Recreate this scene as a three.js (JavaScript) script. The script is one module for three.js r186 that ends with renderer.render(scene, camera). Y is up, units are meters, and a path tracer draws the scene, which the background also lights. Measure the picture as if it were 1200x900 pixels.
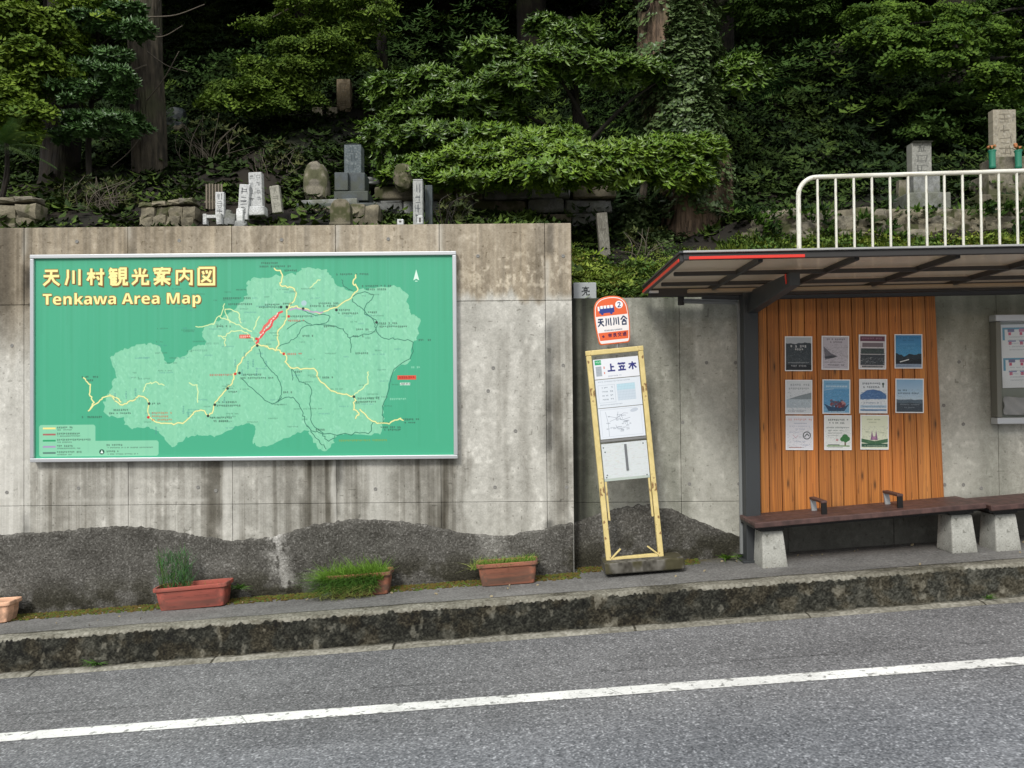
import * as THREE from 'three';
import { RoundedBoxGeometry } from 'three/addons/geometries/RoundedBoxGeometry.js';
import { mergeGeometries, mergeVertices } from 'three/addons/utils/BufferGeometryUtils.js';

// ---------------------------------------------------------------- camera, sky, sun, exposure
const scene = new THREE.Scene();
const EYE = 1.56, F = 906;                       // eye height above the pavement, focal length of the survey grid (1200 x 900)
const camera = new THREE.PerspectiveCamera(2 * Math.atan(450 / F) * 180 / Math.PI, 4 / 3, 0.05, 600);
camera.position.set(0, EYE, 0);
camera.rotation.order = 'YXZ';
camera.rotation.set(0.8 * Math.PI / 180, 0, -0.5 * Math.PI / 180);
const renderer = new THREE.WebGLRenderer({ antialias: true });
renderer.toneMapping = THREE.LinearToneMapping;
renderer.toneMappingExposure = 1.52;
renderer.shadowMap.enabled = true;
{ // overcast sky: brighter towards the zenith and, softly, towards the hidden sun
  const W = 512, H = 256, d = new Float32Array(W * H * 4), sun = new THREE.Vector3(-0.35, 0.8, 0.5).normalize(), v = new THREE.Vector3();
  for (let j = 0; j < H; j++) for (let i = 0; i < W; i++) {
    const el = ((j + 0.5) / H - 0.5) * Math.PI, az = ((i + 0.5) / W - 0.5) * 2 * Math.PI;
    v.set(Math.cos(el) * Math.cos(az), Math.sin(el), Math.cos(el) * Math.sin(az));
    const up = Math.max(0, v.y), g = (1 + 2 * up) / 3, s = Math.pow(Math.max(0, v.dot(sun)), 6) * 0.7;
    const k = v.y < 0 ? 0.1 : 0.95 * (g + s);
    d.set([k * 0.985, k * 1.0, k * 1.015, 1], (j * W + i) * 4);
  }
  const t = new THREE.DataTexture(d, W, H, THREE.RGBAFormat, THREE.FloatType);
  t.mapping = THREE.EquirectangularReflectionMapping; t.magFilter = THREE.LinearFilter; t.minFilter = THREE.LinearFilter; t.needsUpdate = true;
  scene.background = t; scene.environment = t;
}
const sun = new THREE.DirectionalLight(new THREE.Color(1, 0.96, 0.89), 1.45);
sun.position.set(-7, 16, 10); sun.target.position.set(0, 1, -7);
sun.castShadow = true; sun.shadow.radius = 24; sun.shadow.mapSize.set(2048, 2048);
Object.assign(sun.shadow.camera, { left: -14, right: 14, top: 14, bottom: -14, near: 1, far: 60 });
scene.add(sun, sun.target);

// ---------------------------------------------------------------- helpers
function RNG(s) { return () => { s = (s + 0x6d2b79f5) | 0; let t = Math.imul(s ^ (s >>> 15), 1 | s); t = (t + Math.imul(t ^ (t >>> 7), 61 | t)) ^ t; return ((t ^ (t >>> 14)) >>> 0) / 4294967296; }; }
const NT = (() => { const r = RNG(77), a = new Float32Array(65536); for (let i = 0; i < 65536; i++) a[i] = r(); return a; })();
function vn(x, y) {                                   // value noise, 0..1
  const ix = Math.floor(x), iy = Math.floor(y); let fx = x - ix, fy = y - iy;
  fx = fx * fx * (3 - 2 * fx); fy = fy * fy * (3 - 2 * fy);
  const a = (iy & 255) << 8, b = ((iy + 1) & 255) << 8, c = ix & 255, e = (ix + 1) & 255;
  return (NT[a | c] * (1 - fx) + NT[a | e] * fx) * (1 - fy) + (NT[b | c] * (1 - fx) + NT[b | e] * fx) * fy;
}
function fbm(x, y, o = 4) { let s = 0, a = 0.5, n = 0; for (let i = 0; i < o; i++) { s += a * vn(x + i * 17.3, y + i * 9.1); n += a; x *= 2.03; y *= 2.03; a *= 0.5; } return s / n; }
const clamp = (x, a = 0, b = 1) => Math.min(b, Math.max(a, x)), mix = (a, b, t) => a + (b - a) * t;
const sst = (a, b, x) => { const t = clamp((x - a) / (b - a)); return t * t * (3 - 2 * t); };
function W(px, py, z) {                               // where the sight line of a surveyed point meets the upright plane at depth z
  const d = new THREE.Vector3((px - 600) / F, (450 - py) / F, -1).applyEuler(camera.rotation);
  return d.multiplyScalar(z / d.z).add(camera.position);
}
const wx = (px, py, z) => W(px, py, z).x, wy = (px, py, z) => W(px, py, z).y;
function finish(t, srgb) { t.colorSpace = srgb ? THREE.SRGBColorSpace : THREE.NoColorSpace; t.magFilter = THREE.LinearFilter; t.minFilter = THREE.LinearMipmapLinearFilter; t.generateMipmaps = true; t.wrapS = t.wrapT = THREE.MirroredRepeatWrapping; t.needsUpdate = true; return t; }
function texRGB(w, h, f) {                            // f(u, v) -> sRGB 0..255
  const d = new Uint8Array(w * h * 4);
  for (let j = 0, k = 0; j < h; j++) for (let i = 0; i < w; i++, k += 4) { const c = f((i + 0.5) / w, (j + 0.5) / h); d[k] = clamp(c[0], 0, 255); d[k + 1] = clamp(c[1], 0, 255); d[k + 2] = clamp(c[2], 0, 255); d[k + 3] = 255; }
  return finish(new THREE.DataTexture(d, w, h), true);
}
function texGray(w, h, f) {                           // f(u, v) -> 0..1
  const d = new Uint8Array(w * h * 4);
  for (let j = 0, k = 0; j < h; j++) for (let i = 0; i < w; i++, k += 4) { const c = clamp(f((i + 0.5) / w, (j + 0.5) / h)) * 255; d[k] = d[k + 1] = d[k + 2] = c; d[k + 3] = 255; }
  return finish(new THREE.DataTexture(d, w, h), false);
}
function canvasTex(w, h, draw) {
  const c = document.createElement('canvas'); c.width = w; c.height = h; draw(c.getContext('2d'), w, h);
  const t = finish(new THREE.CanvasTexture(c), true); t.wrapS = t.wrapT = THREE.ClampToEdgeWrapping; t.anisotropy = 8; return t;
}
const lin = (r, g, b) => new THREE.Color().setRGB(r, g, b);
const std = (c, rough = 0.85, extra = {}) => new THREE.MeshStandardMaterial({ color: c, roughness: rough, ...extra });

const flat = (g) => (g.index ? g.toNonIndexed() : g);
function triUV(g, s = 1, ox = 0, oy = 0) {             // uv in metres / s, by the face's main direction
  g = flat(g); g.computeVertexNormals; const p = g.attributes.position, uv = new Float32Array(p.count * 2);
  const a = new THREE.Vector3(), b = new THREE.Vector3(), c = new THREE.Vector3();
  for (let i = 0; i < p.count; i += 3) {
    a.fromBufferAttribute(p, i); b.fromBufferAttribute(p, i + 1); c.fromBufferAttribute(p, i + 2);
    const n = b.clone().sub(a).cross(c.clone().sub(a)), ax = Math.abs(n.x), ay = Math.abs(n.y), az = Math.abs(n.z);
    [a, b, c].forEach((q, k) => { const w = ax > ay && ax > az ? [q.z, q.y] : ay > az ? [q.x, q.z] : [q.x, q.y]; uv[(i + k) * 2] = w[0] / s + ox; uv[(i + k) * 2 + 1] = w[1] / s + oy; });
  }
  g.setAttribute('uv', new THREE.BufferAttribute(uv, 2)); return g;
}
function box(w, h, d, x = 0, y = 0, z = 0, r = 0.004, rot) {   // rounded box centred at x, y, z
  const g = r > 0 ? new RoundedBoxGeometry(w, h, d, 1, Math.min(r, w * 0.45, h * 0.45, d * 0.45)) : flat(new THREE.BoxGeometry(w, h, d));
  if (rot) g.applyMatrix4(new THREE.Matrix4().makeRotationFromEuler(new THREE.Euler(...rot)));
  g.translate(x, y, z); return triUV(g);
}
function tube(pts, r, rad = 10, seg = 0, closed = false) {
  const v = pts.map((p) => (p.isVector3 ? p : new THREE.Vector3(...p)));
  let path;
  if (v.length === 2) path = new THREE.LineCurve3(v[0], v[1]); else path = new THREE.CatmullRomCurve3(v, closed, 'catmullrom', 0.5);
  const g = new THREE.TubeGeometry(path, seg || (v.length === 2 ? 1 : v.length * 5), r, rad, closed);
  return flat(g);
}
function taper(pts, r0, r1, rad = 10, per = 5, wob = 0, rng = Math.random) {  // tapered limb along points
  const path = new THREE.CatmullRomCurve3(pts.map((p) => (p.isVector3 ? p : new THREE.Vector3(...p)))), n = pts.length * per;
  const g = new THREE.TubeGeometry(path, n, 1, rad, false), P = g.attributes.position, uv = g.attributes.uv, len = path.getLength();
  const lob = Array.from({ length: rad }, () => 1 + (rng() - 0.5) * wob);
  for (let i = 0; i <= n; i++) {
    const c = path.getPointAt(i / n), r = mix(r0, r1, i / n);
    for (let j = 0; j <= rad; j++) { const k = i * (rad + 1) + j, q = new THREE.Vector3().fromBufferAttribute(P, k).sub(c).multiplyScalar(r * lob[j % rad] * (1 + wob * 0.6 * (vn(i * 0.7, j * 1.3) - 0.5))).add(c); P.setXYZ(k, q.x, q.y, q.z); uv.setXY(k, j / rad * r0 * 6.3, i / n * len); }
  }
  g.computeVertexNormals(); return flat(g);
}
function merge(gs) {
  const l = gs.map((g) => { g = flat(g); const o = new THREE.BufferGeometry(); o.setAttribute('position', g.attributes.position); if (!g.attributes.normal) g.computeVertexNormals(); o.setAttribute('normal', g.attributes.normal); o.setAttribute('uv', g.attributes.uv || new THREE.BufferAttribute(new Float32Array(g.attributes.position.count * 2), 2)); return o; });
  return l.length === 1 ? l[0] : mergeGeometries(l);
}
const taken = {};
function numbered(n) { const k = taken[n] = (taken[n] ?? -1) + 1; return k ? n + '_' + String(k).padStart(3, '0') : n; }
function shade(m) { m.castShadow = m.receiveShadow = true; return m; }
function obj(name, gs, mat, parent = scene) {
  const m = shade(new THREE.Mesh(Array.isArray(gs) ? merge(gs) : gs, mat)); m.name = parent === scene ? numbered(name) : name; parent.add(m); return m;
}
function thing(name, label, category, pos = [0, 0, 0], group) {
  const o = new THREE.Group(); o.name = numbered(name); o.position.set(...pos); o.userData = { label, category }; if (group) o.userData.group = group; scene.add(o); return o;
}
function tag(o, label, category, group) { o.userData = { ...o.userData, label, category }; if (group) o.userData.group = group; return o; }
function struct(name, gs, mat, label) { const m = obj(name, gs, mat); m.userData.kind = 'structure'; if (label) m.userData.label = label; return m; }

// ---------------------------------------------------------------- brush lettering (strokes on a 100 x 100 square)
const GL = {
  天: [[15, 16, 85, 16], [8, 44, 92, 44], [50, 16, 48, 44, 36, 70, 8, 93], [50, 45, 64, 72, 93, 93]],
  川: [[20, 10, 20, 52, 8, 93], [50, 14, 50, 86], [82, 8, 82, 95]],
  村: [[4, 32, 48, 32], [27, 5, 27, 95], [26, 34, 5, 70], [28, 36, 46, 58], [50, 32, 97, 32], [80, 5, 80, 90, 64, 86], [57, 48, 68, 66]],
  観: [[16, 3, 5, 24], [12, 14, 48, 14], [3, 32, 50, 32], [28, 14, 20, 36, 3, 58], [16, 44, 16, 95], [36, 33, 30, 46], [16, 47, 48, 47], [16, 62, 46, 62], [16, 77, 46, 77], [16, 92, 50, 92], [32, 47, 32, 92], [59, 7, 92, 7, 92, 58, 59, 58, 59, 7], [59, 24, 92, 24], [59, 41, 92, 41], [66, 58, 62, 78, 49, 94], [82, 58, 82, 91, 98, 91, 98, 78]],
  光: [[50, 4, 50, 44], [22, 12, 33, 36], [80, 10, 67, 36], [6, 46, 94, 46], [36, 46, 32, 72, 8, 93], [64, 46, 64, 90, 93, 90, 93, 72]],
  案: [[50, 1, 50, 11], [10, 24, 10, 12, 90, 12, 90, 24], [44, 15, 30, 42, 64, 58], [68, 26, 56, 46, 20, 58], [8, 31, 93, 31], [5, 67, 95, 67], [50, 52, 50, 98], [46, 68, 8, 93], [54, 68, 92, 93]],
  内: [[11, 95, 11, 24, 89, 24, 89, 93, 75, 91], [50, 4, 50, 38, 42, 56, 22, 74], [51, 46, 76, 70]],
  図: [[9, 7, 91, 7, 91, 95, 9, 95, 9, 7], [30, 24, 37, 42], [50, 20, 55, 38], [74, 22, 62, 54, 22, 82], [30, 50, 76, 82]],
  合: [[50, 3, 6, 42], [50, 3, 94, 42], [32, 43, 68, 43], [24, 60, 76, 60, 76, 94, 24, 94, 24, 60]],
  上: [[48, 6, 48, 89], [48, 44, 84, 44], [6, 90, 94, 90]],
  笠: [[20, 3, 7, 24], [16, 14, 46, 14], [28, 15, 34, 29], [62, 3, 50, 24], [58, 14, 94, 14], [70, 15, 76, 29], [50, 33, 50, 46], [14, 49, 86, 49], [32, 57, 38, 84], [70, 57, 60, 86], [5, 91, 95, 91]],
  木: [[6, 30, 94, 30], [50, 4, 50, 97], [47, 32, 6, 80], [53, 32, 94, 80]],
  奈: [[6, 22, 94, 22], [50, 3, 44, 26, 5, 54], [56, 26, 95, 52], [30, 47, 70, 47], [14, 63, 86, 63], [50, 63, 50, 97], [30, 74, 16, 92], [68, 74, 84, 92]],
  良: [[50, 1, 50, 12], [24, 14, 76, 14, 76, 52, 24, 52], [24, 33, 76, 33], [24, 14, 24, 93, 48, 83], [46, 54, 62, 76, 94, 95], [84, 58, 66, 72]],
  交: [[50, 1, 50, 18], [6, 20, 94, 20], [32, 28, 10, 48], [66, 28, 90, 46], [68, 44, 52, 72, 8, 95], [33, 46, 54, 75, 93, 95]],
  通: [[12, 9, 24, 22], [6, 40, 24, 40, 24, 76, 5, 91], [20, 80, 44, 91, 97, 91], [40, 7, 87, 7, 66, 20], [53, 13, 65, 21], [40, 28, 40, 81], [40, 28, 88, 28, 88, 79], [40, 45, 88, 45], [40, 62, 88, 62], [64, 28, 64, 81]],
  亮: [[52, 2, 52, 13], [10, 17, 90, 17], [32, 27, 68, 27, 68, 42, 32, 42, 32, 27], [10, 64, 10, 52, 92, 52, 86, 64], [38, 66, 34, 82, 10, 97], [38, 66, 62, 66, 62, 91, 92, 91, 92, 80]],
};
function kanji(g, text, x, y, s, lw, adv = s * 1.08) {           // strokes each character with the current stroke style
  g.lineCap = 'butt'; g.lineJoin = 'miter'; g.lineWidth = lw;
  [...text].forEach((ch, i) => { for (const st of GL[ch] || []) { g.beginPath(); for (let k = 0; k < st.length; k += 2) { const X = x + i * adv + st[k] / 100 * s, Y = y + st[k + 1] / 100 * s; k ? g.lineTo(X, Y) : g.moveTo(X, Y); } g.stroke(); } });
}
function scribble(g, r, x, y, w, h, col) {                       // print too small to read: a broken row of tiny ticks
  g.fillStyle = col; for (let a = x; a < x + w; a += h * 0.95) { if (r() < 0.1) continue; g.fillRect(a, y + r() * h * 0.15, h * (0.4 + r() * 0.4), h * 0.16); g.fillRect(a, y + h * (0.42 + r() * 0.1), h * 0.75, h * 0.15); g.fillRect(a + h * (0.15 + r() * 0.4), y, h * 0.16, h * (0.6 + r() * 0.4)); if (r() < 0.6) g.fillRect(a + h * 0.05, y + h * 0.85, h * 0.7, h * 0.13); }
}

// ---------------------------------------------------------------- ground, road, kerb, pavement
const SL = 0.066, ZL = -6.62, ZR = -6.80, ZK = -5.87, KH = 0.26;
const G = (x) => SL * x;                                          // the street climbs from one side of the view to the other
function sheet(x0, x1, z0, z1, nx, nz, yf, uvf) {
  const p = [], uv = [], ix = [];
  for (let j = 0; j <= nz; j++) for (let i = 0; i <= nx; i++) { const x = mix(x0, x1, i / nx), z = mix(z0, z1, j / nz); p.push(x, yf(x, z), z); uv.push(...uvf(x, z)); }
  for (let j = 0; j < nz; j++) for (let i = 0; i < nx; i++) { const a = j * (nx + 1) + i, b = a + nx + 1; ix.push(a, b, a + 1, a + 1, b, b + 1); }
  const g = new THREE.BufferGeometry(); g.setAttribute('position', new THREE.Float32BufferAttribute(p, 3)); g.setAttribute('uv', new THREE.Float32BufferAttribute(uv, 2)); g.setIndex(ix); g.computeVertexNormals();
  if (g.attributes.normal.getY(0) < 0) { for (let i = 0; i < ix.length; i += 3) { const t = ix[i]; ix[i] = ix[i + 1]; ix[i + 1] = t; } g.setIndex(ix); g.computeVertexNormals(); }
  return g;
}
const soil = std(lin(0.07, 0.06, 0.045), 1);
struct('ground', sheet(-250, 250, ZR - 0.3, 260, 50, 30, (x, z) => clamp(G(x), -3, 3) - KH - 0.12, (x, z) => [x, z]), soil);
const asphaltMap = texRGB(2048, 1024, (u, v) => {                 // 9 x 4.5 m
  const x = u * 9, z = v * 4.5;
  let k = 107 + (fbm(x * 0.9, z * 1.6) - 0.5) * 26 + (fbm(x * 5 + 9, z * 7) - 0.5) * 14;
  const a = vn(x * 110, z * 110), b = vn(x * 170 + 40, z * 170);
  k += (a - 0.5) * 56 + (b - 0.5) * 40; if (a > 0.86) k += 34; if (b < 0.1) k -= 24; k += (fbm(x * 0.5 + 60, z * 4, 3) - 0.5) * 16;
  const zz = z;                                                  // faint wheel-worn seam parallel to the line
  k -= 9 * Math.exp(-Math.pow((zz - 0.87 - 0.03 * (fbm(x * 3, 3) - 0.5)) / 0.02, 2)) * (fbm(x * 2, 8) > 0.42 ? 1.6 : 0.2);
  const blue = sst(1.0, 2.2, zz) * 6;
  return [k - blue * 0.4, k, k + 1.5 + blue * 0.5];
});
const asphaltBump = texGray(1024, 512, (u, v) => 0.6 * vn(u * 9 * 85, v * 4.5 * 85) + 0.4 * vn(u * 9 * 40, v * 4.5 * 40));
const roadY = (x) => G(x) - KH;
struct('road', sheet(-60, 60, ZK + 0.02, 1.5, 60, 8, (x) => roadY(x), (x, z) => [(x + 4.5) / 9, (z - ZK) / 4.5]), std(0xffffff, 0.92, { map: asphaltMap, bumpMap: asphaltBump, bumpScale: 0.003 }));
const lineMap = texRGB(2048, 64, (u, v) => {
  const x = u * 9; let k = 228 + (fbm(x * 8, v * 2) - 0.5) * 26 - 16 * sst(0.5, 0.7, fbm(x * 1.5, 6)) + (vn(x * 90, v * 12) - 0.5) * 22;
  const e = Math.min(v, 1 - v), worn = fbm(x * 30, v * 4 + 50);
  if (worn > 0.58 + e * 0.4) k -= 70 * (worn - 0.5) * 4; if (vn(x * 70 + 9, v * 9 + 3) > 0.9) k -= 45;
  for (const c of [-3.16, -1.62, 0.6]) { const q = Math.abs(x - 4.5 - c - (v - 0.5) * 0.09 - 0.02 * (fbm(v * 6, c) - 0.5)); if (q < 0.004) k -= 60; }
  return [k, k, k - 3];
});
struct('road_marking', sheet(-60, 60, -4.71, -4.583, 80, 1, (x) => roadY(x) + 0.004, (x, z) => [(x + 4.5) / 9, (z + 4.71) / 0.127]), std(0xffffff, 0.8, { map: lineMap }), 'white painted edge line running along the asphalt road');
const gutMap = texRGB(2048, 32, (u, v) => { const x = u * 9; let k = 132 + (fbm(x * 4, v) - 0.5) * 60 + (vn(x * 70, v * 6) - 0.5) * 50; if (v > 0.75 + 0.3 * (fbm(x * 9, 4) - 0.5)) k -= 45; for (const c of [0.9, 2.25, 3.6, 5.4, 6.7, 8.0]) if (Math.abs(x - c) < 0.008) k -= 70; return [k, k - 3, k - 14]; });
struct('gutter', (() => { const g = sheet(-40, 40, ZK - 0.01, ZK + 0.115, 1600, 3, (x, z) => roadY(x) + 0.005 + (z < ZK + 0.11 ? 0.012 * (vn(x * 14, 3 + z * 20) * 0.7 + 0.3) : -0.004), (x, z) => [(x + 4.5) / 9, 1 - (z - ZK) / 0.115]); return g; })(), std(0xffffff, 0.95, { map: gutMap }), 'narrow pale concrete gutter strip along the foot of the kerb');

// kerb: one long cast block, its edge broken and its face rough
const kerbMap = texRGB(2048, 256, (u, v) => {                     // v 0 bottom of face .. 0.66 top edge .. 1 back of top
  const x = u * 9;
  if (v > 0.635 + (fbm(x * 9, 3) - 0.5) * 0.05 + (vn(x * 60, 9) - 0.5) * 0.035) { const k = 120 + (fbm(x * 5, v * 6) - 0.5) * 56 + (vn(x * 80, v * 30) - 0.5) * 46; const m = sst(0.56, 0.7, fbm(x * 3 + 5, v * 3)) * 34; return [k - m, k - 3 - m, k - 14 - m]; }
  const y = v * 0.4, n = fbm(x * 7, y * 9 + 20, 5), n2 = fbm(x * 26, y * 24 + 7, 3);
  let k = 30 + (n2 - 0.5) * 42 + (vn(x * 110, y * 110) - 0.5) * 52 + (vn(x * 60, y * 60 + 9) - 0.5) * 30, w = sst(0.58, 0.76, fbm(x * 8 + 70, y * 9, 5)) * 0.5 + sst(0.66, 0.76, fbm(x * 15, y * 11 + 31, 4)) * 0.9;
  w += sst(0.5, 0.0, v / 0.64) * sst(0.46, 0.62, fbm(x * 9 + 13, y * 12, 4)) * 0.7; w = clamp(w * 0.62);
  const br = sst(0.45, 0.65, n);
  const r = k + 9 * br, g = k + 5 * br, b = k - 7;
  const right = sst(5.5, 8, x) * 22;
  return [mix(r + right, 150, w * 0.75), mix(g + right, 146, w * 0.75), mix(b + right, 134, w * 0.75)];
});
const kerbBump = texGray(2048, 128, (u, v) => fbm(u * 9 * 22, v * 9, 4) * 0.7 + vn(u * 9 * 80, v * 40) * 0.3);
function kerbGeo() {
  const prof = [], NX = 1100, X0 = -9, X1 = 9, p = [], uv = [], ix = [];   // profile from road to back of kerb
  for (let k = 0; k <= 12; k++) prof.push([0, -KH - 0.03 + (KH + 0.03 - 0.02) * k / 12, 0.64 * k / 12]);
  prof.push([-0.006, -0.006, 0.66], [-0.02, 0, 0.68], [-0.06, 0.002, 0.78], [-0.11, 0.003, 0.9], [-0.145, 0.002, 1], [-0.15, -0.05, 1]);
  const m = prof.length;
  for (let i = 0; i <= NX; i++) { const x = mix(X0, X1, i / NX); prof.forEach(([dz, dy, v], k) => {
    const edge = Math.exp(-Math.pow((k - 13) / 1.6, 2)), chip = sst(0.62, 0.8, fbm(x * 7, 60)) * 0.018 * edge, rough = k < 14 ? (fbm(x * 13, k * 0.55, 3) - 0.5) * 0.028 : 0;
    p.push(x, G(x) + dy - chip * 0.6 + (k > 12 && k < 18 ? (fbm(x * 5, k) - 0.5) * 0.008 : 0), ZK + dz + rough - chip); uv.push((x + 4.5) / 9, v); }); }
  for (let i = 0; i < NX; i++) for (let k = 0; k < m - 1; k++) { const a = i * m + k, b = a + m; ix.push(a, b, a + 1, a + 1, b, b + 1); }
  const g = new THREE.BufferGeometry(); g.setAttribute('position', new THREE.Float32BufferAttribute(p, 3)); g.setAttribute('uv', new THREE.Float32BufferAttribute(uv, 2)); g.setIndex(ix); g.computeVertexNormals(); return g;
}
struct('kerb', kerbGeo(), std(0xffffff, 0.97, { map: kerbMap, bumpMap: kerbBump, bumpScale: 0.012 }), 'long rough concrete kerb with a dark mossy face and pale chipped edge');
const paveMap = texRGB(2048, 256, (u, v) => {                     // 9 x 1 m, v 0 at the kerb, 1 at the wall
  const x = u * 9, z = v * 1.05; let k = 108 + (fbm(x * 1.2, z * 3) - 0.5) * 34 + (fbm(x * 7, z * 9) - 0.5) * 22 + (vn(x * 100, z * 100) - 0.5) * 38;
  const moss = sst(0.62, 0.86, v + (fbm(x * 4, z * 5 + 9) - 0.5) * 0.35) * sst(7.2, 5.6, x);
  const wallSideTone = sst(5.6, 7, x) * sst(0.3, 0.8, v) * 18; k -= wallSideTone;  // darker towards the wall at the uphill end
  return [mix(k, 78 + (vn(x * 60, z * 60) - 0.5) * 40, moss * 0.85), mix(k - 1, 70 + (vn(x * 60, z * 60) - 0.5) * 34, moss * 0.85), mix(k - 3, 40, moss * 0.85)];
});
struct('pavement', sheet(-40, 40, ZR - 0.05, ZK - 0.142, 240, 8, (x, z) => G(x) + (Math.abs(x) < 9 ? (fbm(x * 2, z * 4) - 0.5) * 0.01 : 0), (x, z) => [(x + 4.5) / 9, (ZK - 0.14 - z) / 1]), std(0xffffff, 0.95, { map: paveMap, bumpMap: asphaltBump, bumpScale: 0.004 }), 'narrow worn asphalt pavement between kerb and retaining wall');

// ---------------------------------------------------------------- retaining walls
const RO = Math.tan(0.5 * Math.PI / 180);
const bump01 = (x, c, w) => Math.exp(-Math.pow((x - c) / w, 2));
function concrete(x, y, px, py) {                                 // shared cast-concrete grain
  let k = (fbm(x * 1.3, y * 1.3, 5) - 0.5) * 46 + (fbm(x * 9 + 3, y * 2.2, 4) - 0.5) * 36 + (fbm(x * 26, y * 26 + 4, 3) - 0.5) * 30 + (vn(x * 120, y * 120) - 0.5) * 20;
  const pit = vn(x * 42, y * 42 + 70); if (pit > 0.93) k -= 34;
  const crust = fbm(x * 16 + 30, y * 12, 4); if (crust > 0.62) k += (crust - 0.62) * 120;
  return k;
}
const wallLeftCol = (x, y) => {
  const pw = 600 + x * F / -ZL, qw = 462.6 - (y - EYE) * F / -ZL, px = pw + (qw - 450) * RO, py = qw - (pw - 600) * RO;
  let k = 182 + concrete(x, y, px, py);
  const edge = 347 + (fbm(x * 5, 11) - 0.5) * 26 + (fbm(x * 22, 5) - 0.5) * 14, top = px > 530 ? sst(edge + 6, edge - 8, py) : sst(430 + (fbm(x * 6, 2) - 0.5) * 90, 330, py);
  let r = k + 2, g = k, b = k - 8;
  const drip = fbm(x * 16, y * 0.55 + 8, 4), fine = vn(x * 60, y * 1.4);
  const tk = 0.9 + (drip - 0.5) * 0.36 + (fine - 0.5) * 0.14;
  r = mix(r, 162 * tk + (k - 182) * 0.9, top * 0.9); g = mix(g, 149 * tk + (k - 182) * 0.9, top * 0.9); b = mix(b, 128 * tk + (k - 182) * 0.9, top * 0.9);
  // crusty pale lime near the board's upper corner
  const crust = sst(0.5, 0.66, fbm(x * 34 + 3, y * 26, 3) * 0.6 + fbm(x * 5, y * 5 + 8, 3) * 0.4) * bump01(px, 606, 90) * bump01(py, 322, 30); r += crust * 46; g += crust * 46; b += crust * 44;
  // rain-washed streaks under and beside the board
  const low = sst(500, 545, py), wob = (fbm(x * 3, y * 3 + 40) - 0.5) * 14 + (fbm(x * 12, y * 1.2) - 0.5) * 10, q = px + wob;
  let dark = 0, pale = 0;
  for (const [c, w, a] of [[58, 16, 0.3], [100, 50, 0.26], [205, 60, 0.14], [249, 13, 0.5], [292, 10, 0.2], [330, 30, 0.28], [364, 9, 0.42], [386, 10, 0.5], [412, 14, 0.36], [482, 22, 0.46], [520, 18, 0.62]]) dark += a * bump01(q, c, w) * low;
  for (const [c, w, a] of [[142, 6, 0.5], [160, 14, 0.25], [266, 4, 0.6], [280, 5, 0.4], [310, 5, 0.25], [395, 3, 0.75], [446, 8, 0.35], [433, 3, 0.4], [14, 18, 0.3]]) pale += a * bump01(q, c, w) * sst(520, 545, py);
  if (px > 536) { for (const [c, w, a] of [[592, 9, 0.2], [575, 6, 0.14], [616, 8, 0.16], [652, 13, 0.34], [664, 9, 0.3], [545, 4, 0.14]]) dark += a * bump01(q, c, w) * sst(352, 420, py) * (0.55 + 0.9 * fbm(x * 4, y * 2.2)); }
  if (px < 36) { dark += 0.35 * sst(440, 330, py); pale += 0.3 * sst(440, 520, py); }
  const sk = sst(0.34, 0.6, fbm(x * 24 + 3, y * 0.35, 4)); dark = dark * (0.55 + 0.75 * sk) + low * 0.15 * sst(0.5, 0.64, fbm(x * 34, y * 0.5 + 5, 3)) * (px < 538 ? 1 : 0); dark *= (0.5 + fbm(x * 6 + 9, y * 4, 4) * 0.95) * 0.6; dark = clamp(dark, 0, 0.8);
  r *= 1 - dark * 0.97; g *= 1 - dark; b *= 1 - dark * 1.06; pale = clamp(pale) * (0.5 + fbm(x * 14, y * 5)); r = mix(r, 205, pale * 0.8); g = mix(g, 203, pale * 0.8); b = mix(b, 196, pale * 0.8);
  // lime weeping along the casting joints
  const h = bump01(py, 586 + (fbm(x * 8, 4) - 0.5) * 5, 2.2) * sst(0.42, 0.6, fbm(x * 4, 77)); r = mix(r, 190, h * 0.6); g = mix(g, 188, h * 0.6); b = mix(b, 180, h * 0.6);
  for (const c of [28, 150, 272, 394, 516, 640]) { const n = bump01(px, c + 5 * (fbm(y * 3, c) - 0.5), 3.5), m = sst(0.4, 0.7, fbm(y * 2.4, c * 1.7)); const t = n * m * 0.5; r = mix(r, 196, t); g = mix(g, 194, t); b = mix(b, 186, t); const dk = bump01(px, c + 4, 5) * sst(0.5, 0.3, fbm(y * 2.4, c * 1.7)) * 0.35; r *= 1 - dk; g *= 1 - dk; b *= 1 - dk; }
  return [r, g, b];
};
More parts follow.
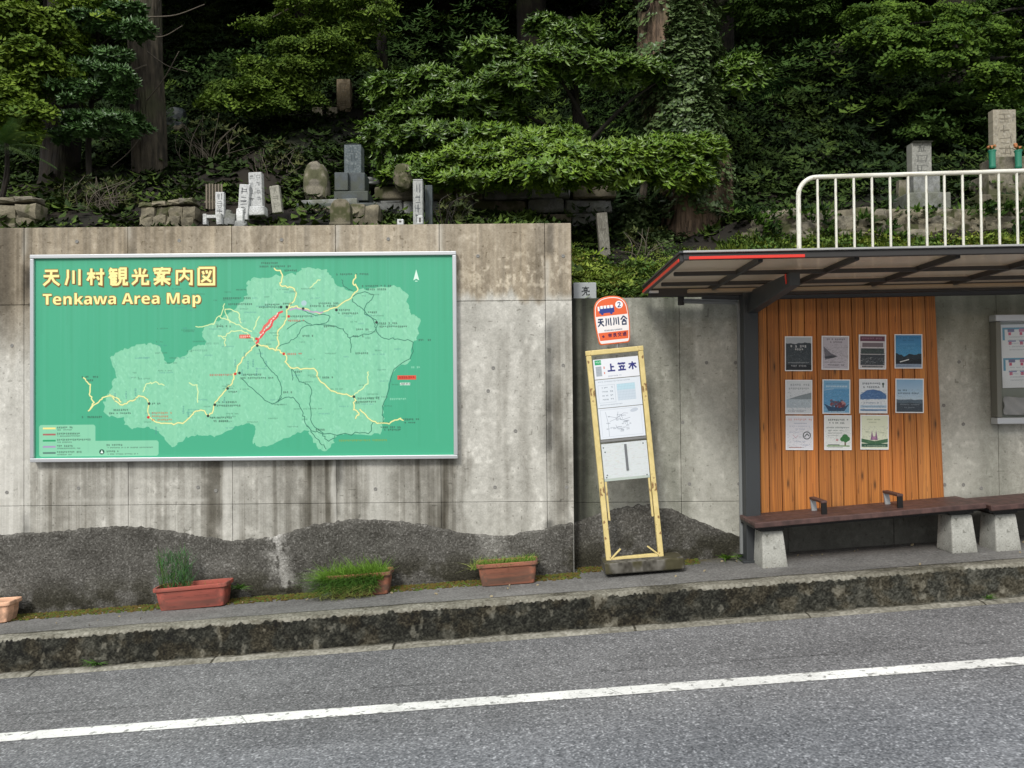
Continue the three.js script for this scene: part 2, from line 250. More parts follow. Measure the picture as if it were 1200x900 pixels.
const wallRightCol = (x, y) => {
  const pw = 600 + x * F / -ZR, qw = 462.6 - (y - EYE) * F / -ZR, px = pw + (qw - 450) * RO, py = qw - (pw - 600) * RO;
  let k = 174 + concrete(x + 31, y, px, py) * 0.95, r = k + 1, g = k, b = k - 10;
  const wob = (fbm(x * 3, y * 3 + 40) - 0.5) * 18 + (fbm(x * 12, y * 1.2) - 0.5) * 12, q = px + wob;
  let dark = 0, pale = 0;
  dark += 0.42 * sst(716, 676, q) + 0.22 * bump01(q, 780, 14) + 0.18 * bump01(q, 745, 16) * sst(640, 560, py) + 0.3 * sst(420, 345, py + (fbm(x * 7, 3) - 0.5) * 70) + 0.2 * bump01(q, 1150, 22);  // streak tones, plus roof shade painted in along the wall top
  pale += 0.35 * bump01(q, 828, 28) * bump01(py, 560, 90) + 0.3 * bump01(q, 862, 10) + 0.4 * sst(440, 520, py) * bump01(q, 1130, 34) + 0.15 * bump01(q, 808, 5);
  dark = clamp(dark * (0.65 + 0.8 * fbm(x * 18, y * 1.8)), 0, 0.75); pale = clamp(pale) * (0.5 + fbm(x * 14, y * 5));
  r *= 1 - dark * 0.96; g *= 1 - dark * 0.93; b *= 1 - dark; r = mix(r, 198, pale * 0.7); g = mix(g, 196, pale * 0.7); b = mix(b, 188, pale * 0.7);
  if (px > 890) { const gr = sst(470, 350, py + (fbm(x * 4, y * 4) - 0.5) * 50) * 0.5; r = mix(r, 104, gr); g = mix(g, 104, gr); b = mix(b, 84, gr); const gap = sst(585, 615, py) * 0.45; r *= 1 - gap; g *= 1 - gap; b *= 1 - gap; }  // green cast above; below, bench shade painted into the concrete
  else { const g2 = bump01(px, 672, 4) * 0.4; b *= 1 - dark * 0.0; r *= 1 - g2; g *= 1 - g2; b *= 1 - g2; }
  return [r, g, b];
};
const WLX0 = wx(-130, 450, ZL), WLX1 = 0.56, WY0 = -0.45, WY1 = 3.06, WRX0 = 0.5, WRX1 = 6.0, WRY1 = 2.5;
const wallLMap = texRGB(2048, 1152, (u, v) => wallLeftCol(mix(WLX0, WLX1, u), mix(WY0, WY1, v)));
const wallRMap = texRGB(2048, 1024, (u, v) => wallRightCol(mix(WRX0, WRX1, u), mix(WY0, WRY1, v)));
const wallBump = texGray(1024, 1024, (u, v) => 0.5 * fbm(u * 40, v * 40, 4) + 0.3 * fbm(u * 120, v * 30, 2) + 0.2 * (vn(u * 150, v * 150) > 0.9 ? 0 : 1));
const concLM = std(0xffffff, 0.93, { map: wallLMap, bumpMap: wallBump, bumpScale: 0.004 }), concRM = std(0xffffff, 0.93, { map: wallRMap, bumpMap: wallBump, bumpScale: 0.004 });
const jointM = std(lin(0.12, 0.115, 0.105), 1);
function wallUV(g, x0, x1, y1) { const p = g.attributes.position, uv = g.attributes.uv; for (let i = 0; i < p.count; i++) uv.setXY(i, (p.getX(i) + (p.getZ(i) - ZL) * 0.5 - x0) / (x1 - x0), (p.getY(i) - WY0 + (p.getZ(i) - ZL) * 0.5) / (y1 - WY0)); return g; }
const pebMap = texRGB(2048, 384, (u, v) => {                      // 8 x 1.5 m of exposed grit
  const x = u * 8 - 5.2, y = v * 1.5 - 0.5, a = vn(x * 95, y * 95), b = vn(x * 160 + 9, y * 160), c = fbm(x * 2.2, y * 2.2 + 5);
  let k = 80 + (a - 0.5) * 36 + (b - 0.5) * 34 + (c - 0.5) * 40 + (fbm(x * 8, y * 8, 3) - 0.5) * 30; if (a > 0.86) k += 22;
  const pale = sst(0.6, 0.8, fbm(x * 1.7 + 20, y * 0.9, 3)) * 40 + Math.exp(-Math.pow((x + 1.97 + (fbm(y * 4, 3) - 0.5) * 0.2) / 0.09, 2)) * 70 * sst(0.35, 0.6, fbm(x * 20 + 40, y * 14 + 9)); k += pale;
  const low = sst(0.34, 0.02, y - SL * x) * sst(0.35, 0.6, fbm(x * 7 + 50, y * 7 + 50, 4)); k *= 1 - 0.5 * low; return [k + 2, k, k - 5 - low * 6];
});
const pebBump = texGray(2048, 384, (u, v) => 0.55 * vn(u * 8 * 95, v * 1.5 * 95) + 0.45 * vn(u * 8 * 160 + 9, v * 1.5 * 160));
const pebM = std(0xffffff, 0.97, { map: pebMap, bumpMap: pebBump, bumpScale: 0.006 });
const WAVE = [[-400, 615], [-100, 632], [0, 627], [60, 623], [130, 617], [165, 616], [200, 621], [235, 628], [270, 633], [300, 632], [330, 626], [370, 614], [420, 608], [460, 609], [500, 615], [545, 624], [590, 628], [630, 621], [670, 612], [700, 603], [730, 594], [755, 591], [785, 597], [815, 609], [845, 622], [872, 630]];
function waveY(px) { for (let i = 0; i < WAVE.length - 1; i++) { const [a, b] = WAVE[i], [c, d] = WAVE[i + 1]; if (px <= c) return mix(b, d, sst(0, 1, (px - a) / (c - a)) * 0.5 + (px - a) / (c - a) * 0.5); } return 640; }
function roughBand(px0, px1, z) {
  const x0 = wx(px0, 610, z), x1 = wx(px1, 610, z), nx = Math.round((x1 - x0) / 0.014), ny = 52, p = [], uv = [], ix = [];
  for (let i = 0; i <= nx; i++) { const x = mix(x0, x1, i / nx), px = 600 + x * F / -z + (610 - 450) * RO, yt = wy(px, waveY(px), z) + (fbm(x * 20, 3, 3) - 0.5) * 0.03 + (vn(x * 70, 8) - 0.5) * 0.01, yb = G(x) - 0.03;
    for (let j = 0; j <= ny; j++) { const t = j / ny, y = mix(yb, yt, t), lump = (vn(x * 55, y * 55) - 0.4) * 0.005 + (fbm(x * 6, y * 6) - 0.5) * 0.014; p.push(x + (vn(x * 31, y * 31) - 0.5) * 0.006, y, j === ny ? z - 0.004 : z + (0.024 + lump) * (j > ny - 2 ? 0.8 : 1)); uv.push((x + 5.2) / 8, (y + 0.5) / 1.5); } }
  for (let i = 0; i < nx; i++) for (let j = 0; j < ny; j++) { const a = i * (ny + 1) + j, b = a + ny + 1; ix.push(a, b, a + 1, a + 1, b, b + 1); }
  const g = new THREE.BufferGeometry(); g.setAttribute('position', new THREE.Float32BufferAttribute(p, 3)); g.setAttribute('uv', new THREE.Float32BufferAttribute(uv, 2)); g.setIndex(ix); g.computeVertexNormals(); return flat(g);
}
function tieHoles(list, z, parent) {
  const gs = list.map(([px, py]) => { const p = W(px, py, z), g = new THREE.LatheGeometry([[0.001, 0.001], [0.008, 0.001], [0.010, 0.003], [0.014, 0.0035], [0.016, 0]].map((q) => new THREE.Vector2(...q)), 10); g.rotateX(Math.PI / 2); g.translate(p.x, p.y, z); return flat(g); });
  const m = obj('tie_hole_plug', gs, std(lin(0.24, 0.235, 0.22), 1), parent); m.userData.kind = 'stuff';
}
const wl = thing('retaining_wall', 'tall weathered concrete retaining wall that carries the green map board', 'wall', [0, 0, 0]);
const WLT = wy(300, 264.5, ZL);                                   // level top of the tall wall
{
  const cols = [-582, -460, -338, -216, -94, 28, 150, 272, 394, 516, 640, 671].map((p) => wx(p, 450, ZL)), rows = [WLT, wy(600, 352.5, ZL), wy(600, 588, ZL), -0.5];
  for (let i = 0; i < cols.length - 1; i++) for (let j = 0; j < 3; j++) {
    const j0 = 0.0016, x0 = cols[i] + j0, x1 = cols[i + 1] - (i === cols.length - 2 ? 0 : j0), y1 = rows[j] - (j ? j0 : 0), y0 = rows[j + 1] + j0, dz = (vn(i * 3.3, j * 5.1) - 0.5) * 0.004;
    obj('wall_panel', wallUV(box(x1 - x0, y1 - y0, 0.12, (x0 + x1) / 2, (y0 + y1) / 2, ZL - 0.06 + dz, j ? 0.003 : 0.006), WLX0, WLX1, WY1), concLM, wl);
  }
  obj('wall_core', box(cols.at(-1) - cols[0] - 0.02, WLT + 0.48, 0.3, (cols.at(-1) + cols[0]) / 2 - 0.01, (WLT - 0.52) / 2, ZL - 0.02 - 0.15, 0), jointM, wl);
  obj('rough_render', roughBand(-420, 671, ZL), pebM, wl).userData.label = 'dark gritty band with a wavy upper edge';
  tieHoles([[8, 577], [92, 572], [232, 571], [253, 575], [440, 573], [580, 571], [664, 571], [578, 431], [572, 458], [604, 505], [660, 428], [14, 405], [560, 300], [660, 300], [90, 283], [210, 282], [330, 281], [455, 280]], ZL + 0.001, wl);
}
const wr = thing('retaining_wall', 'lower grey concrete retaining wall behind the bus stop sign and shelter', 'wall', [0, 0, 0]);
const WRT = wy(740, 349, ZR);
{
  const cols = [640, 797, 921, 1045, 1169, 1293, 1417].map((p) => wx(p, 450, ZR)), rows = [WRT, wy(800, 588, ZR), -0.5]; cols[0] = 0.45;
  for (let i = 0; i < cols.length - 1; i++) for (let j = 0; j < 2; j++) {
    const j0 = 0.0016, x0 = cols[i] + j0, x1 = cols[i + 1] - j0, y1 = rows[j] - (j ? j0 : 0), y0 = rows[j + 1] + j0, dz = (vn(i * 3.3 + 50, j * 5.1) - 0.5) * 0.004;
    obj('wall_panel', wallUV(box(x1 - x0, y1 - y0, 0.12, (x0 + x1) / 2, (y0 + y1) / 2, ZR - 0.06 + dz, 0.004), WRX0, WRX1, WRY1), concRM, wr);
  }
  obj('wall_core', box(cols.at(-1) - cols[0] - 0.02, WRT + 0.48, 0.25, (cols.at(-1) + cols[0]) / 2, (WRT - 0.52) / 2, ZR - 0.145, 0), jointM, wr);
  obj('rough_render', roughBand(660, 874, ZR), pebM, wr).userData.label = 'dark gritty hump at the foot of the wall';
  tieHoles([[862, 425], [828, 425], [763, 495], [800, 495], [808, 567], [866, 567], [1124, 424], [1129, 497], [1129, 568], [1106, 475], [1107, 568], [1150, 572]], ZR + 0.001, wr);
}

// ---------------------------------------------------------------- map board
const alu = std(lin(0.62, 0.64, 0.66), 0.35, { metalness: 0.6 }), aluDull = std(lin(0.45, 0.46, 0.46), 0.5, { metalness: 0.4 });
function drawMap(g, w, h) {
  const r = RNG(5), s = w / 492; g.setTransform(s, 0, 0, s, -38.5 * s, -299 * s);   // drawn in the survey's own units
  g.fillStyle = '#43a983'; g.fillRect(30, 290, 520, 260);
  const P = (a, close) => { g.beginPath(); a.forEach((q, i) => (i ? g.lineTo(...q) : g.moveTo(...q))); if (close) g.closePath(); };
  const land = [[288, 338], [291, 328], [315, 324], [344, 320], [353, 315], [366, 313], [380, 317], [388, 327], [397, 336], [416, 341], [440, 338], [464, 337], [476, 344], [475, 353], [479, 367], [490, 373], [487, 395], [482, 404], [478, 423], [462, 432], [450, 464], [447, 479], [447, 498], [443, 507], [412, 509], [391, 510], [387, 520], [380, 527], [366, 518], [360, 504], [338, 510], [318, 519], [300, 522], [294, 513], [299, 502], [291, 493], [280, 497], [272, 500], [246, 510], [234, 508], [218, 510], [199, 521], [187, 507], [168, 498], [149, 498], [143, 488], [124, 482], [121, 467], [128, 457], [132, 445], [135, 436], [128, 417], [146, 407], [168, 401], [184, 404], [193, 423], [215, 414], [230, 404], [240, 401], [236, 389], [246, 379], [258, 373], [272, 362], [289, 342]];
  const coast = new THREE.CatmullRomCurve3(land.map((q) => new THREE.Vector3(q[0], q[1], 0)), true, 'centripetal').getPoints(520).map((q) => [q.x + (fbm(q.x * 0.3 + 5, q.y * 0.3, 3) - 0.5) * 7, q.y + (fbm(q.x * 0.3, q.y * 0.3 + 40, 3) - 0.5) * 7]); land.length = 0; land.push(...coast);
  P(land, true); g.fillStyle = '#83caa6'; g.fill(); g.lineWidth = 1.2; g.strokeStyle = '#83caa6'; g.lineJoin = 'round'; g.stroke();
  g.save(); P(land, true); g.clip();
  for (let i = 0; i < 5200; i++) { g.fillStyle = r() < 0.5 ? 'rgba(165,224,194,0.22)' : 'rgba(100,180,146,0.2)'; g.beginPath(); g.ellipse(120 + r() * 375, 310 + r() * 220, 0.6 + r() * 3.2, 0.4 + r() * 1.1, 0.6 + r() * 1.6, 0, 7); g.fill(); }
  g.restore();
  const L = (pts, col, lw) => { g.lineJoin = g.lineCap = 'round'; g.strokeStyle = col; g.lineWidth = lw; g.beginPath(); g.moveTo(...pts[0]); const sp = new THREE.CatmullRomCurve3(pts.map((q) => new THREE.Vector3(q[0], q[1], 0)), false, 'centripetal').getPoints(pts.length * 5); sp.forEach((q, i) => i && g.lineTo(q.x + (fbm(q.x * 0.35, q.y * 0.35, 2) - 0.5) * 4.5, q.y + (fbm(q.x * 0.35 + 30, q.y * 0.35, 2) - 0.5) * 4.5)); g.stroke(); };
  const road = (pts) => { L(pts, '#7fae78', 1.9); L(pts, '#eeeaa2', 1.35); };
  const minor = (pts) => L(pts, '#d9eba8', 1.1), trail = (pts) => L(pts, '#2c6f5a', 0.8);
  [[[260, 393], [277, 386], [293, 393], [298, 404]], [[228, 381], [243, 380], [256, 369], [262, 355]], [[256, 369], [274, 378], [293, 387]], [[268, 377], [263, 362], [278, 366], [281, 377]], [[296, 385], [301, 370]], [[362, 337], [372, 328], [374, 326]], [[262, 404], [262, 396], [255, 392]], [[430, 436], [428, 450], [416, 461], [414, 466]], [[166, 457], [172, 446], [190, 449]], [[220, 447], [228, 450], [230, 470]]].forEach(minor);
  [[[302, 408], [312, 429], [325, 443], [328, 462], [322, 472], [332, 465], [344, 467], [352, 480], [356, 493], [363, 504], [376, 508], [415, 508], [432, 506], [434, 496], [447, 498]], [[282, 443], [300, 459], [318, 473], [328, 465]], [[341, 445], [341, 431], [349, 446], [362, 452], [362, 475], [366, 500], [378, 508]], [[335, 385], [352, 375], [368, 380], [384, 375], [384, 369], [366, 369], [352, 362]], [[326, 405], [345, 395], [354, 383], [370, 380], [390, 382], [403, 388], [408, 396], [410, 412]], [[408, 396], [436, 388], [440, 377], [425, 365], [432, 353], [436, 346], [425, 343], [412, 347]], [[412, 350], [421, 361], [436, 375], [440, 388], [450, 397], [462, 398], [482, 402], [479, 420], [462, 432], [452, 462], [447, 478], [446, 495]], [[412, 340], [402, 334], [400, 326]], [[376, 508], [384, 517], [391, 510]], [[380, 526], [368, 512], [358, 498]]].forEach(trail);
  [[[127, 460], [140, 472], [152, 467], [162, 462], [172, 468], [172, 486], [180, 492], [196, 494], [212, 494], [222, 486], [228, 480], [236, 479], [240, 484], [246, 484], [250, 472], [262, 456], [270, 448], [273, 437], [283, 419], [292, 409], [300, 402]], [[96, 440], [104, 449], [103, 460], [108, 470], [102, 478], [113, 469], [121, 463], [132, 462], [139, 470]], [[300, 402], [313, 407], [328, 411], [334, 417], [335, 428], [346, 431], [366, 432], [372, 444], [386, 457], [400, 462], [413, 466], [414, 480], [420, 484], [415, 490]], [[420, 480], [432, 492], [445, 497], [458, 495], [464, 491], [470, 493]], [[300, 402], [312, 406], [322, 408], [325, 402], [324, 388], [332, 378], [336, 362], [345, 359], [354, 361], [372, 366], [386, 362], [408, 350], [412, 346]], [[336, 362], [346, 347], [344, 338], [328, 333], [330, 321], [320, 314]], [[412, 346], [418, 337], [413, 330], [416, 321]]].forEach(road);
  L([[338, 362], [346, 361], [366, 365], [378, 365]], '#b49ac0', 1.5);
  L([[299, 401], [312, 385], [328, 364]], '#e04a48', 2.4); L([[304, 389], [314, 377], [322, 369]], '#e46a60', 3); g.setLineDash([1.5, 2.2]); L([[302, 395], [316, 377], [325, 365]], '#f3d9d0', 1.2); g.setLineDash([]);
  for (const [x, y, c] of [[328, 359, '#26302c'], [335, 359, '#26302c'], [300, 404, '#26302c'], [337, 370, '#c8352d'], [331, 414, '#c8352d'], [274, 437, '#c8352d'], [299, 396, '#c8352d'], [354, 361, '#26302c'], [393, 363, '#26302c'], [440, 378, '#26302c'], [413, 465, '#26302c'], [173, 471, '#26302c'], [265, 454, '#26302c'], [250, 473, '#26302c'], [242, 486, '#26302c'], [279, 436, '#26302c'], [172, 487, '#c8352d']]) { g.fillStyle = c; g.beginPath(); g.arc(x, y, 1.6, 0, 7); g.fill(); }
  g.fillStyle = '#d8503c'; g.fillRect(279, 391, 13, 4.4); g.fillRect(464, 440.5, 22, 5); scribble(g, r, 280, 392, 11, 2.6, '#ffe9dc'); scribble(g, r, 466, 441.5, 18, 2.8, '#8c1d14'); g.fillStyle = '#d8eee0'; g.fillRect(467, 449, 12, 3); scribble(g, r, 468, 449.4, 10, 2, '#444');
  for (const [x, y, n, c] of [[258, 347, 34], [266, 354, 28], [305, 306, 18], [303, 310, 36], [332, 315, 14], [393, 320, 18], [416, 320, 14], [423, 334, 34], [428, 338, 22], [307, 355, 20], [302, 358, 28], [330, 354, 10], [372, 354, 24], [362, 357, 30], [396, 362, 12], [395, 366, 22], [339, 369, 26], [336, 374, 18, '#c8403a'], [378, 381, 12], [443, 378, 20], [441, 382, 34], [430, 365, 12], [416, 385, 14], [412, 393, 12], [489, 398, 14], [335, 413, 17, '#c8403a'], [415, 413, 14], [376, 441, 12], [344, 434, 10], [417, 466, 28], [415, 470, 24], [330, 458, 10], [283, 437, 22], [280, 441, 38], [244, 437, 26, '#c8403a'], [266, 457, 10], [254, 469, 20], [252, 473, 28], [244, 487, 26], [246, 491, 18], [94, 438, 18], [97, 442, 12], [94, 485, 22], [176, 470, 10], [176, 481, 22, '#c8603a'], [176, 485, 18, '#c8603a'], [176, 489, 26, '#c8603a'], [131, 477, 17], [126, 481, 26], [470, 491, 18], [472, 495, 12], [444, 500, 22], [446, 503, 20], [368, 502, 10], [353, 392, 12], [250, 380, 18], [395, 515, 56, '#8a9a3c'], [478, 430, 12, '#9fdcbd'], [455, 467, 20, '#9fdcbd'], [222, 408, 18, '#5f9f82'], [240, 400, 14, '#5f9f82']]) scribble(g, r, x, y, n, 2.3, c || '#2a4a3e');
  for (const [x, y] of [[283, 430], [275, 420], [290, 422], [262, 462], [214, 474], [220, 478], [134, 458], [147, 456], [158, 453], [182, 498], [300, 430], [311, 420], [286, 412], [296, 420]]) { g.save(); g.translate(x, y); g.rotate(Math.PI / 2); scribble(g, r, 0, 0, 8, 2, '#4a8a86'); g.restore(); }
  g.fillStyle = '#a9c8cc'; g.beginPath(); g.arc(355, 354.5, 3.2, 0, 7); g.fill();
  g.fillStyle = '#d9f2e2'; g.beginPath(); g.moveTo(487, 316); g.lineTo(490.5, 329); g.lineTo(487, 327); g.lineTo(483.5, 329); g.fill(); g.fillRect(485.5, 329.5, 3, 0.8);
  g.fillStyle = '#86cba8'; g.beginPath(); g.roundRect(44, 495, 66, 37, 3); g.roundRect(106, 514, 78, 18, 3); g.fill();
  ['#f3e08a', '#a8625c', '#249a64', '#a78fb8', '#557a70'].forEach((c, i) => { g.fillStyle = c; g.fillRect(48.5, 498 + i * 7.2, 15, 2); scribble(g, r, 65, 497 + i * 7.2, 18 + (i % 3) * 10, 2.2, '#2c4a3e'); scribble(g, r, 65.5, 500.2 + i * 7.2, 16 + (i % 2) * 10, 1.5, '#3c5a4e'); });
  scribble(g, r, 123, 518, 17, 2.2, '#2c4a3e'); scribble(g, r, 123, 521.5, 54, 1.4, '#3c5a4e'); scribble(g, r, 123, 525.5, 14, 2.2, '#2c4a3e'); scribble(g, r, 123, 529, 36, 1.4, '#3c5a4e');
  g.fillStyle = '#0f4a38'; g.beginPath(); g.arc(117.5, 527, 3, 0, 7); g.fill(); g.fillStyle = '#eafff4'; g.beginPath(); g.moveTo(117.5, 524.6); g.lineTo(119.3, 528.6); g.lineTo(115.7, 528.6); g.fill();
  for (let i = 0; i < 120; i++) scribble(g, r, 150 + r() * 310, 335 + r() * 165, 5 + r() * 11, 1.7, r() < 0.7 ? 'rgba(40,90,70,0.55)' : 'rgba(60,120,130,0.5)');
  for (let i = 0; i < 160; i++) { g.fillStyle = r() < 0.5 ? 'rgba(255,255,255,0.018)' : 'rgba(20,40,30,0.02)'; g.fillRect(38 + r() * 492, 299, 0.6 + r() * 4, 240 * (0.3 + 0.7 * r())); }
  // titles: raised yellow characters with a brown edge and a thrown shadow
  for (const [dx, dy, c, lw] of [[1.1, 1.3, '#6a4b1e', 4.6], [0, 0, '#8a5a20', 4.3], [0, 0, '#f8efa0', 2.9]]) { g.strokeStyle = c; kanji(g, '天川村観光案内図', 47.5 + dx, 310.5 + dy, 22, lw, 26); }
  g.font = 'bold 19px sans-serif'; g.textBaseline = 'alphabetic';
  const tw = g.measureText('Tenkawa Area Map').width, sx = 187 / tw;
  for (const [dx, dy, c] of [[1.2, 1.3, '#6a4b1e'], [-0.7, 0, '#8a5a20'], [0.7, 0, '#8a5a20'], [0, 0.7, '#8a5a20'], [0, -0.7, '#8a5a20'], [0, 0, '#f8efa0']]) { g.save(); g.translate(48 + dx, 353.5 + dy); g.scale(sx, 0.93); g.fillStyle = c; g.fillText('Tenkawa Area Map', 0, 0); g.restore(); }
  g.setTransform(1, 0, 0, 1, 0, 0);
}
function planar(g, x0, y0, x1, y1) { g = flat(g); const p = g.attributes.position, uv = new Float32Array(p.count * 2); for (let i = 0; i < p.count; i++) { uv[2 * i] = (p.getX(i) - x0) / (x1 - x0); uv[2 * i + 1] = (p.getY(i) - y0) / (y1 - y0); } g.setAttribute('uv', new THREE.BufferAttribute(uv, 2)); return g; }
const pbox = (w, h, d, z = 0) => planar(new THREE.BoxGeometry(w, h, d).translate(0, 0, z), -w / 2, -h / 2, w / 2, h / 2);
{
  const zf = ZL + 0.075, a = W(34.5, 542, zf), b = W(534.5, 294, zf), w = b.x - a.x, h = b.y - a.y;
  const t = thing('map_board', 'large green area map board with yellow title in an aluminium frame on the tall wall', 'map board', [(a.x + b.x) / 2, (a.y + b.y) / 2, ZL + 0.03]);
  const fw = 0.034;
  obj('panel', pbox(w - fw * 1.6, h - fw * 1.6, 0.02, 0.012), std(0xffffff, 0.42, { map: canvasTex(2048, Math.round(2048 * (h - 0.0544) / (w - 0.0544)), drawMap) }), t);
  for (const s of [-1, 1]) { obj('frame_rail', box(w, fw, 0.06, 0, s * (h - fw) / 2, 0.015, 0.006), alu, t); obj('frame_rail', box(fw, h - 2 * fw - 0.002, 0.058, s * (w - fw) / 2, 0, 0.015, 0.006), alu, t); }
  obj('back_panel', box(w - 0.08, h - 0.08, 0.02, 0, 0, -0.012, 0), aluDull, t);
}

// ---------------------------------------------------------------- bus stop sign
{
  const foot = W(744, 655, -6.46), H = 1.72, Wd = 0.485, lean = 0.088;
  const t = thing('bus_stop_sign', 'leaning yellow framed bus stop sign with timetable and round topped plate', 'bus stop sign', [foot.x, foot.y, foot.z]);
  const rust = texRGB(256, 256, (u, v) => { const n = fbm(u * 9, v * 9, 4), k = fbm(u * 40, v * 30, 3); const m = sst(0.66, 0.74, n * 0.6 + k * 0.4); return [mix(222, 128, m), mix(202, 94, m), mix(138, 58, m)].map((c) => c + (k - 0.5) * 26); });
  const yel = std(0xffffff, 0.6, { map: rust }), steel = std(lin(0.3, 0.3, 0.3), 0.5, { metalness: 0.5 });
  const baseT = texRGB(256, 128, (u, v) => { const n = fbm(u * 10, v * 6, 4), k = 92 + (n - 0.5) * 80 + (vn(u * 60, v * 30) - 0.5) * 40, m = sst(0.5, 0.65, fbm(u * 7 + 4, v * 5 + 4)) * 0.7; return [mix(k, 60, m), mix(k - 3, 56, m), mix(k - 10, 30, m)]; });
  const bs = obj('base_slab', box(0.66, 0.1, 0.24, 0.06, -0.04, 0.0, 0.018), std(0xffffff, 0.95, { map: baseT }), t); bs.rotation.z = SL;
  const R = (m) => { m.rotation.z = lean; return m; };
  for (const s of [-1, 1]) {
    const post = R(obj('post', box(0.043, H, 0.045, s * (Wd - 0.05) / 2, H / 2, 0, 0.006), yel, t));
    obj('inner_rail', box(0.016, 0.56, 0.02, s * (Wd / 2 - 0.062), 0.62, 0.012, 0.003), yel, post);
    R(obj('gusset', box(0.012, 0.13, 0.02, s * (Wd / 2 - 0.082), 0.055, 0.01, 0.003, [0, 0, s * 0.85]), yel, t));
  }
  R(obj('top_rail', box(Wd, 0.042, 0.045, 0, H + 0.022, 0, 0.006), yel, t)); R(obj('cross_rail', box(Wd - 0.1, 0.018, 0.03, 0, 1.0, 0.006, 0.003), steel, t)); R(obj('foot_rail', box(Wd - 0.1, 0.03, 0.04, 0, 0.015, -0.004, 0.003), yel, t));
  const plate = (name, w, h, y, draw, res) => { const m = obj(name, pbox(w, h, 0.012, 0), std(0xffffff, 0.4, { map: canvasTex(res, Math.round(res * h / w), draw) }), t); const c = new THREE.Vector3(0, y, 0.02).applyAxisAngle(new THREE.Vector3(0, 0, 1), lean); m.position.copy(c); m.rotation.z = lean; return m; };
  plate('name_plate', 0.375, 0.165, 1.6, (g, w, h) => {
    const r = RNG(8); g.fillStyle = '#e9ecf2'; g.fillRect(0, 0, w, h); g.fillStyle = '#2fa36a'; g.fillRect(w * 0.03, h * 0.04, w * 0.14, h * 0.24); scribble(g, r, w * 0.05, h * 0.1, w * 0.1, h * 0.1, '#d8f2e2');
    g.fillStyle = '#b4bcc4'; g.fillRect(w * 0.04, h * 0.36, w * 0.13, h * 0.5); for (let i = 0; i < 6; i++) scribble(g, r, w * 0.05, h * (0.4 + i * 0.075), w * 0.11, h * 0.045, '#7c858f');
    g.strokeStyle = '#2b2f78'; kanji(g, '上笠木', w * 0.29, h * 0.24, h * 0.43, h * 0.075, h * 0.54); g.fillStyle = '#d98a7a'; g.fillRect(w * 0.215, h * 0.38, w * 0.025, h * 0.12); g.fillRect(w * 0.215, h * 0.66, w * 0.025, h * 0.1); scribble(g, r, w * 0.3, h * 0.86, w * 0.3, h * 0.06, '#8890a8');
  }, 384);
  plate('timetable', 0.375, 0.235, 1.394, (g, w, h) => {
    const r = RNG(9); g.fillStyle = '#dfe6ee'; g.fillRect(0, 0, w, h); scribble(g, r, w * 0.06, h * 0.06, w * 0.7, h * 0.04, '#9aa4b0');
    g.strokeStyle = '#9fabb8'; g.lineWidth = 1.6; g.strokeRect(w * 0.05, h * 0.2, w * 0.37, h * 0.62);
    for (let i = 0; i < 4; i++) { scribble(g, r, w * 0.13, h * (0.27 + i * 0.14), w * 0.13, h * 0.045, '#6d7884'); scribble(g, r, w * 0.31, h * (0.26 + i * 0.14), w * 0.07, h * 0.06, '#7d8894'); }
    g.fillStyle = '#bcdbe8'; g.fillRect(w * 0.47, h * 0.2, w * 0.4, h * 0.22); g.fillStyle = '#ccd8e4'; g.fillRect(w * 0.47, h * 0.42, w * 0.4, h * 0.36); g.strokeStyle = '#a4b8c6'; g.lineWidth = 1; for (let i = 0; i <= 12; i++) { g.beginPath(); g.moveTo(w * (0.47 + i * 0.0333), h * 0.2); g.lineTo(w * (0.47 + i * 0.0333), h * 0.78); g.stroke(); } for (let i = 0; i < 7; i++) { g.beginPath(); g.moveTo(w * 0.47, h * (0.2 + i * 0.0967)); g.lineTo(w * 0.87, h * (0.2 + i * 0.0967)); g.stroke(); }
    scribble(g, r, w * 0.06, h * 0.88, w * 0.5, h * 0.04, '#98a2ae');
  }, 384);
  plate('route_map', 0.375, 0.255, 1.144, (g, w, h) => {
    const r = RNG(10); g.fillStyle = '#e2e8f0'; g.fillRect(0, 0, w, h); g.strokeStyle = '#8d95a2'; g.lineWidth = 2.4;
    for (const a of [[0.16, 0.12, 0.2, 0.5, 0.2, 0.92], [0.2, 0.26, 0.4, 0.34, 0.52, 0.42, 0.7, 0.36], [0.24, 0.44, 0.4, 0.36, 0.44, 0.14], [0.36, 0.56, 0.4, 0.7, 0.52, 0.72], [0.4, 0.34, 0.56, 0.2, 0.66, 0.22], [0.46, 0.4, 0.62, 0.46, 0.62, 0.6]]) { g.beginPath(); for (let i = 0; i < a.length; i += 2) i ? g.lineTo(a[i] * w, a[i + 1] * h) : g.moveTo(a[i] * w, a[i + 1] * h); g.stroke(); }
    for (let i = 0; i < 26; i++) scribble(g, r, w * (0.14 + r() * 0.6), h * (0.12 + r() * 0.7), w * (0.04 + r() * 0.06), h * 0.035, '#7d8592'); g.fillStyle = '#c4ccd8'; g.beginPath(); g.ellipse(w * 0.8, h * 0.13, w * 0.09, h * 0.06, -0.2, 0, 7); g.fill(); g.strokeStyle = '#a9b2be'; g.lineWidth = 1.5; g.strokeRect(w * 0.05, h * 0.05, w * 0.9, h * 0.88);
  }, 384);
